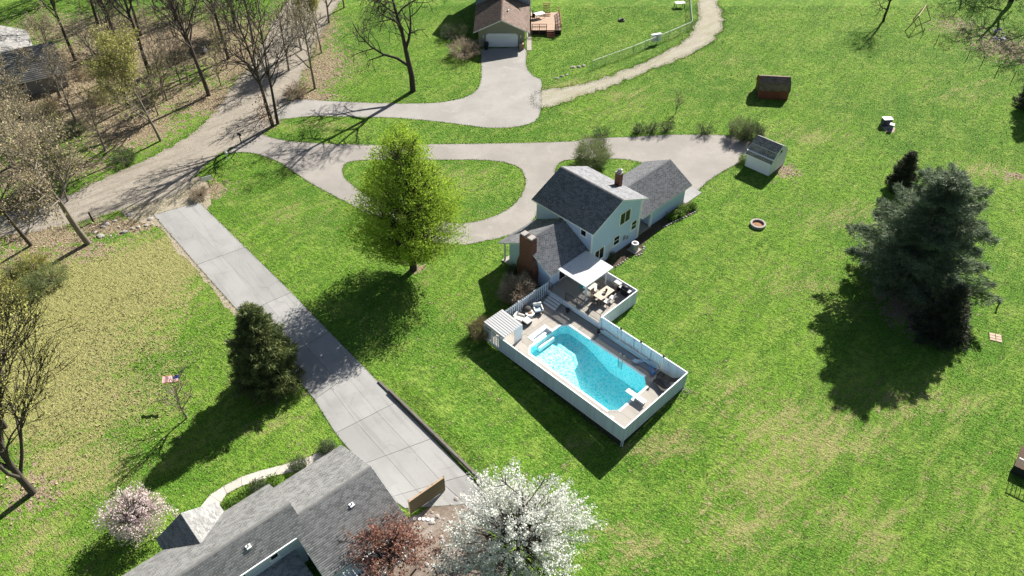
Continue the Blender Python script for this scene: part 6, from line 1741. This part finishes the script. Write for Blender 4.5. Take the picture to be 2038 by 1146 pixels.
# ================================================================== ground cover
rg = np.random.default_rng(900)
def view_points(n, m=4.0, far=128.0):
    y = 26 + (far - 26) * rg.uniform(0, 1, n * 2) ** 0.9
    half = 0.643 * (y * 0.743 + 53 * 0.669) + m
    x = rg.uniform(-1, 1, n * 2) * 90
    ok = np.abs(x) < half
    return x[ok][:n], y[ok][:n]
gx_, gy_ = view_points(520000)
bad = np.zeros(len(gx_), bool)
for pl in BLOCK: bad |= inpoly(gx_, gy_, pl)
bad |= inpoly(gx_, gy_, DRIVE) & ~inpoly(gx_, gy_, ISLAND)
gx_, gy_ = gx_[~bad], gy_[~bad]
def edge_points(loop, step, spread, seed):
    q = np.random.default_rng(seed); P_ = np.asarray(loop, float); Q_ = np.roll(P_, -1, 0); out = []
    for p0, p1 in zip(P_, Q_):
        k = max(1, int(np.linalg.norm(p1 - p0) / step)); t = q.uniform(0, 1, (k, 1)); out.append(p0 + (p1 - p0) * t)
    o = np.concatenate(out); return o + q.normal(0, spread, o.shape)
EDGE = np.concatenate([edge_points(lp, st, sp, 950 + i) for i, (lp, st, sp) in enumerate(((DRIVE, .03, .09), (ISLAND, .03, .09), (UPDRIVE, .035, .1), (PATH, .012, .3), (ROAD, .02, .28), (ND_L + ND_R[::-1], .03, .06), (WK_O + WK_I[::-1], .03, .05), (BEDP, .03, .15)))])
EDGE = EDGE[(np.abs(EDGE[:, 0]) < 100) & (EDGE[:, 1] > 24) & (EDGE[:, 1] < 130)]
inside = np.zeros(len(EDGE), bool)
for pl in BLOCK[5:10]: inside |= inpoly(EDGE[:, 0], EDGE[:, 1], pl)
EDGE = EDGE[~inside]
gx_, gy_ = np.r_[gx_, EDGE[:, 0]], np.r_[gy_, EDGE[:, 1]]
zz = hz(gx_, gy_)
n = len(gx_)
dirs = rg.normal(0, .75, (n, 3)); dirs[:, 2] = np.abs(dirs[:, 2]) * .4 + .75
vs, fs = blades(np.stack([gx_, gy_, zz - .01], 1), dirs, 0.13, 0.05, rg)
me = fast_mesh('grass_tufts', vs, fs, M_grass)
for nm, tab in (('dry', DRY), ('litter', LITTER)):
    a_ = me.attributes.new(nm, 'FLOAT', 'POINT'); a_.data.foreach_set('value', np.repeat(spots(tab, gx_, gy_), 3).astype(np.float32))
gt = link('grass_tufts', me)
tag(gt, 'short uneven grass growing all over the lawns', 'grass', kind='stuff')
# rough unmown growth of the left lawn
rx_, ry_ = view_points(240000)
wq = np.zeros(len(rx_))
for px_, py_, sx_, sy_ in ((*(-39.09, 54.08), 9, 7), (*(-37.40, 41.02), 6, 6), (*(-48.36, 59.84), 7, 5), (*(-31.62, 50.15), 5, 5)): wq = np.maximum(wq, np.exp(-((rx_ - px_) / sx_) ** 2 - ((ry_ - py_) / sy_) ** 2))
cl = 0.5 + 0.5 * np.sin(rx_ * 1.7 + 2 * np.sin(ry_ * .9)) * np.sin(ry_ * 1.3 + 1.5 * np.sin(rx_ * .8))
ok = (rg.uniform(size=len(rx_)) < wq * cl) & ~inpoly(rx_, ry_, BLOCK[2])
rx_, ry_ = rx_[ok], ry_[ok]
dirs = rg.normal(0, .8, (len(rx_), 3)); dirs[:, 2] = np.abs(dirs[:, 2]) * .4 + .7
vs, fs = blades(np.stack([rx_, ry_, hz(rx_, ry_) - .01], 1), dirs, .26, .07, rg)
me = fast_mesh('rough_grass', vs, fs, M_grass)
for nm, tab in (('dry', DRY), ('litter', LITTER)):
    a_ = me.attributes.new(nm, 'FLOAT', 'POINT'); a_.data.foreach_set('value', np.repeat(spots(tab, rx_, ry_) * (0.6 if nm == 'dry' else 1), 3).astype(np.float32))
tag(link('rough_grass', me), 'rough tufted grass on the unmown left lawn', 'grass', kind='stuff')
# fallen leaves
lx, ly = view_points(260000)
wgt = spots(LITTER, lx, ly)
ok = rg.uniform(size=len(lx)) < np.clip(wgt - .18, 0, 1) * .55
for pl in (UPDRIVE, DRIVE): ok &= ~inpoly(lx, ly, pl)
ok &= ~(inpoly(lx, ly, ROAD) & (rg.uniform(size=len(lx)) < .85))
for pl in BLOCK[5:10]: ok &= ~inpoly(lx, ly, pl)
lx, ly = lx[ok], ly[ok]
cen = np.stack([lx, ly, hz(lx, ly) + rg.uniform(.02, .1, len(lx))], 1)
vs, fs = leaf_quads(cen, .2, rg, 1.6)
lv = link('fallen_leaves', fast_mesh('fallen_leaves', vs, fs, leafmat('dead_leaves', (.46, .34, .24), (.54, .43, .32), (.28, .19, .13), .1, .8, 5)))
tag(lv, 'dry brown leaves strewn over the wood floor and verges', 'leaves', kind='stuff')
# leaf strewn patch of the left lawn
lx, ly = view_points(190000)
q = np.array((-34.42, 46.51)); wg = np.exp(-((lx - q[0]) / 9) ** 2 - ((ly - q[1]) / 8) ** 2)
ok = (rg.uniform(size=len(lx)) < wg * .9) & ~inpoly(lx, ly, BLOCK[2])
lx, ly = lx[ok], ly[ok]
vs, fs = leaf_quads(np.stack([lx, ly, hz(lx, ly) + .06], 1), .15, rg, 1.6)
lv2 = link('scattered_leaves', fast_mesh('scattered_leaves', vs, fs, leafmat('straw_leaves', (.34, .32, .17), (.42, .38, .24), (.25, .22, .11), .15, .8, 5)))
tag(lv2, 'straw coloured leaves scattered over the green left lawn', 'leaves', kind='stuff')
print('grass', n, 'polys', sum(len(m.polygons) for m in bpy.data.meshes))
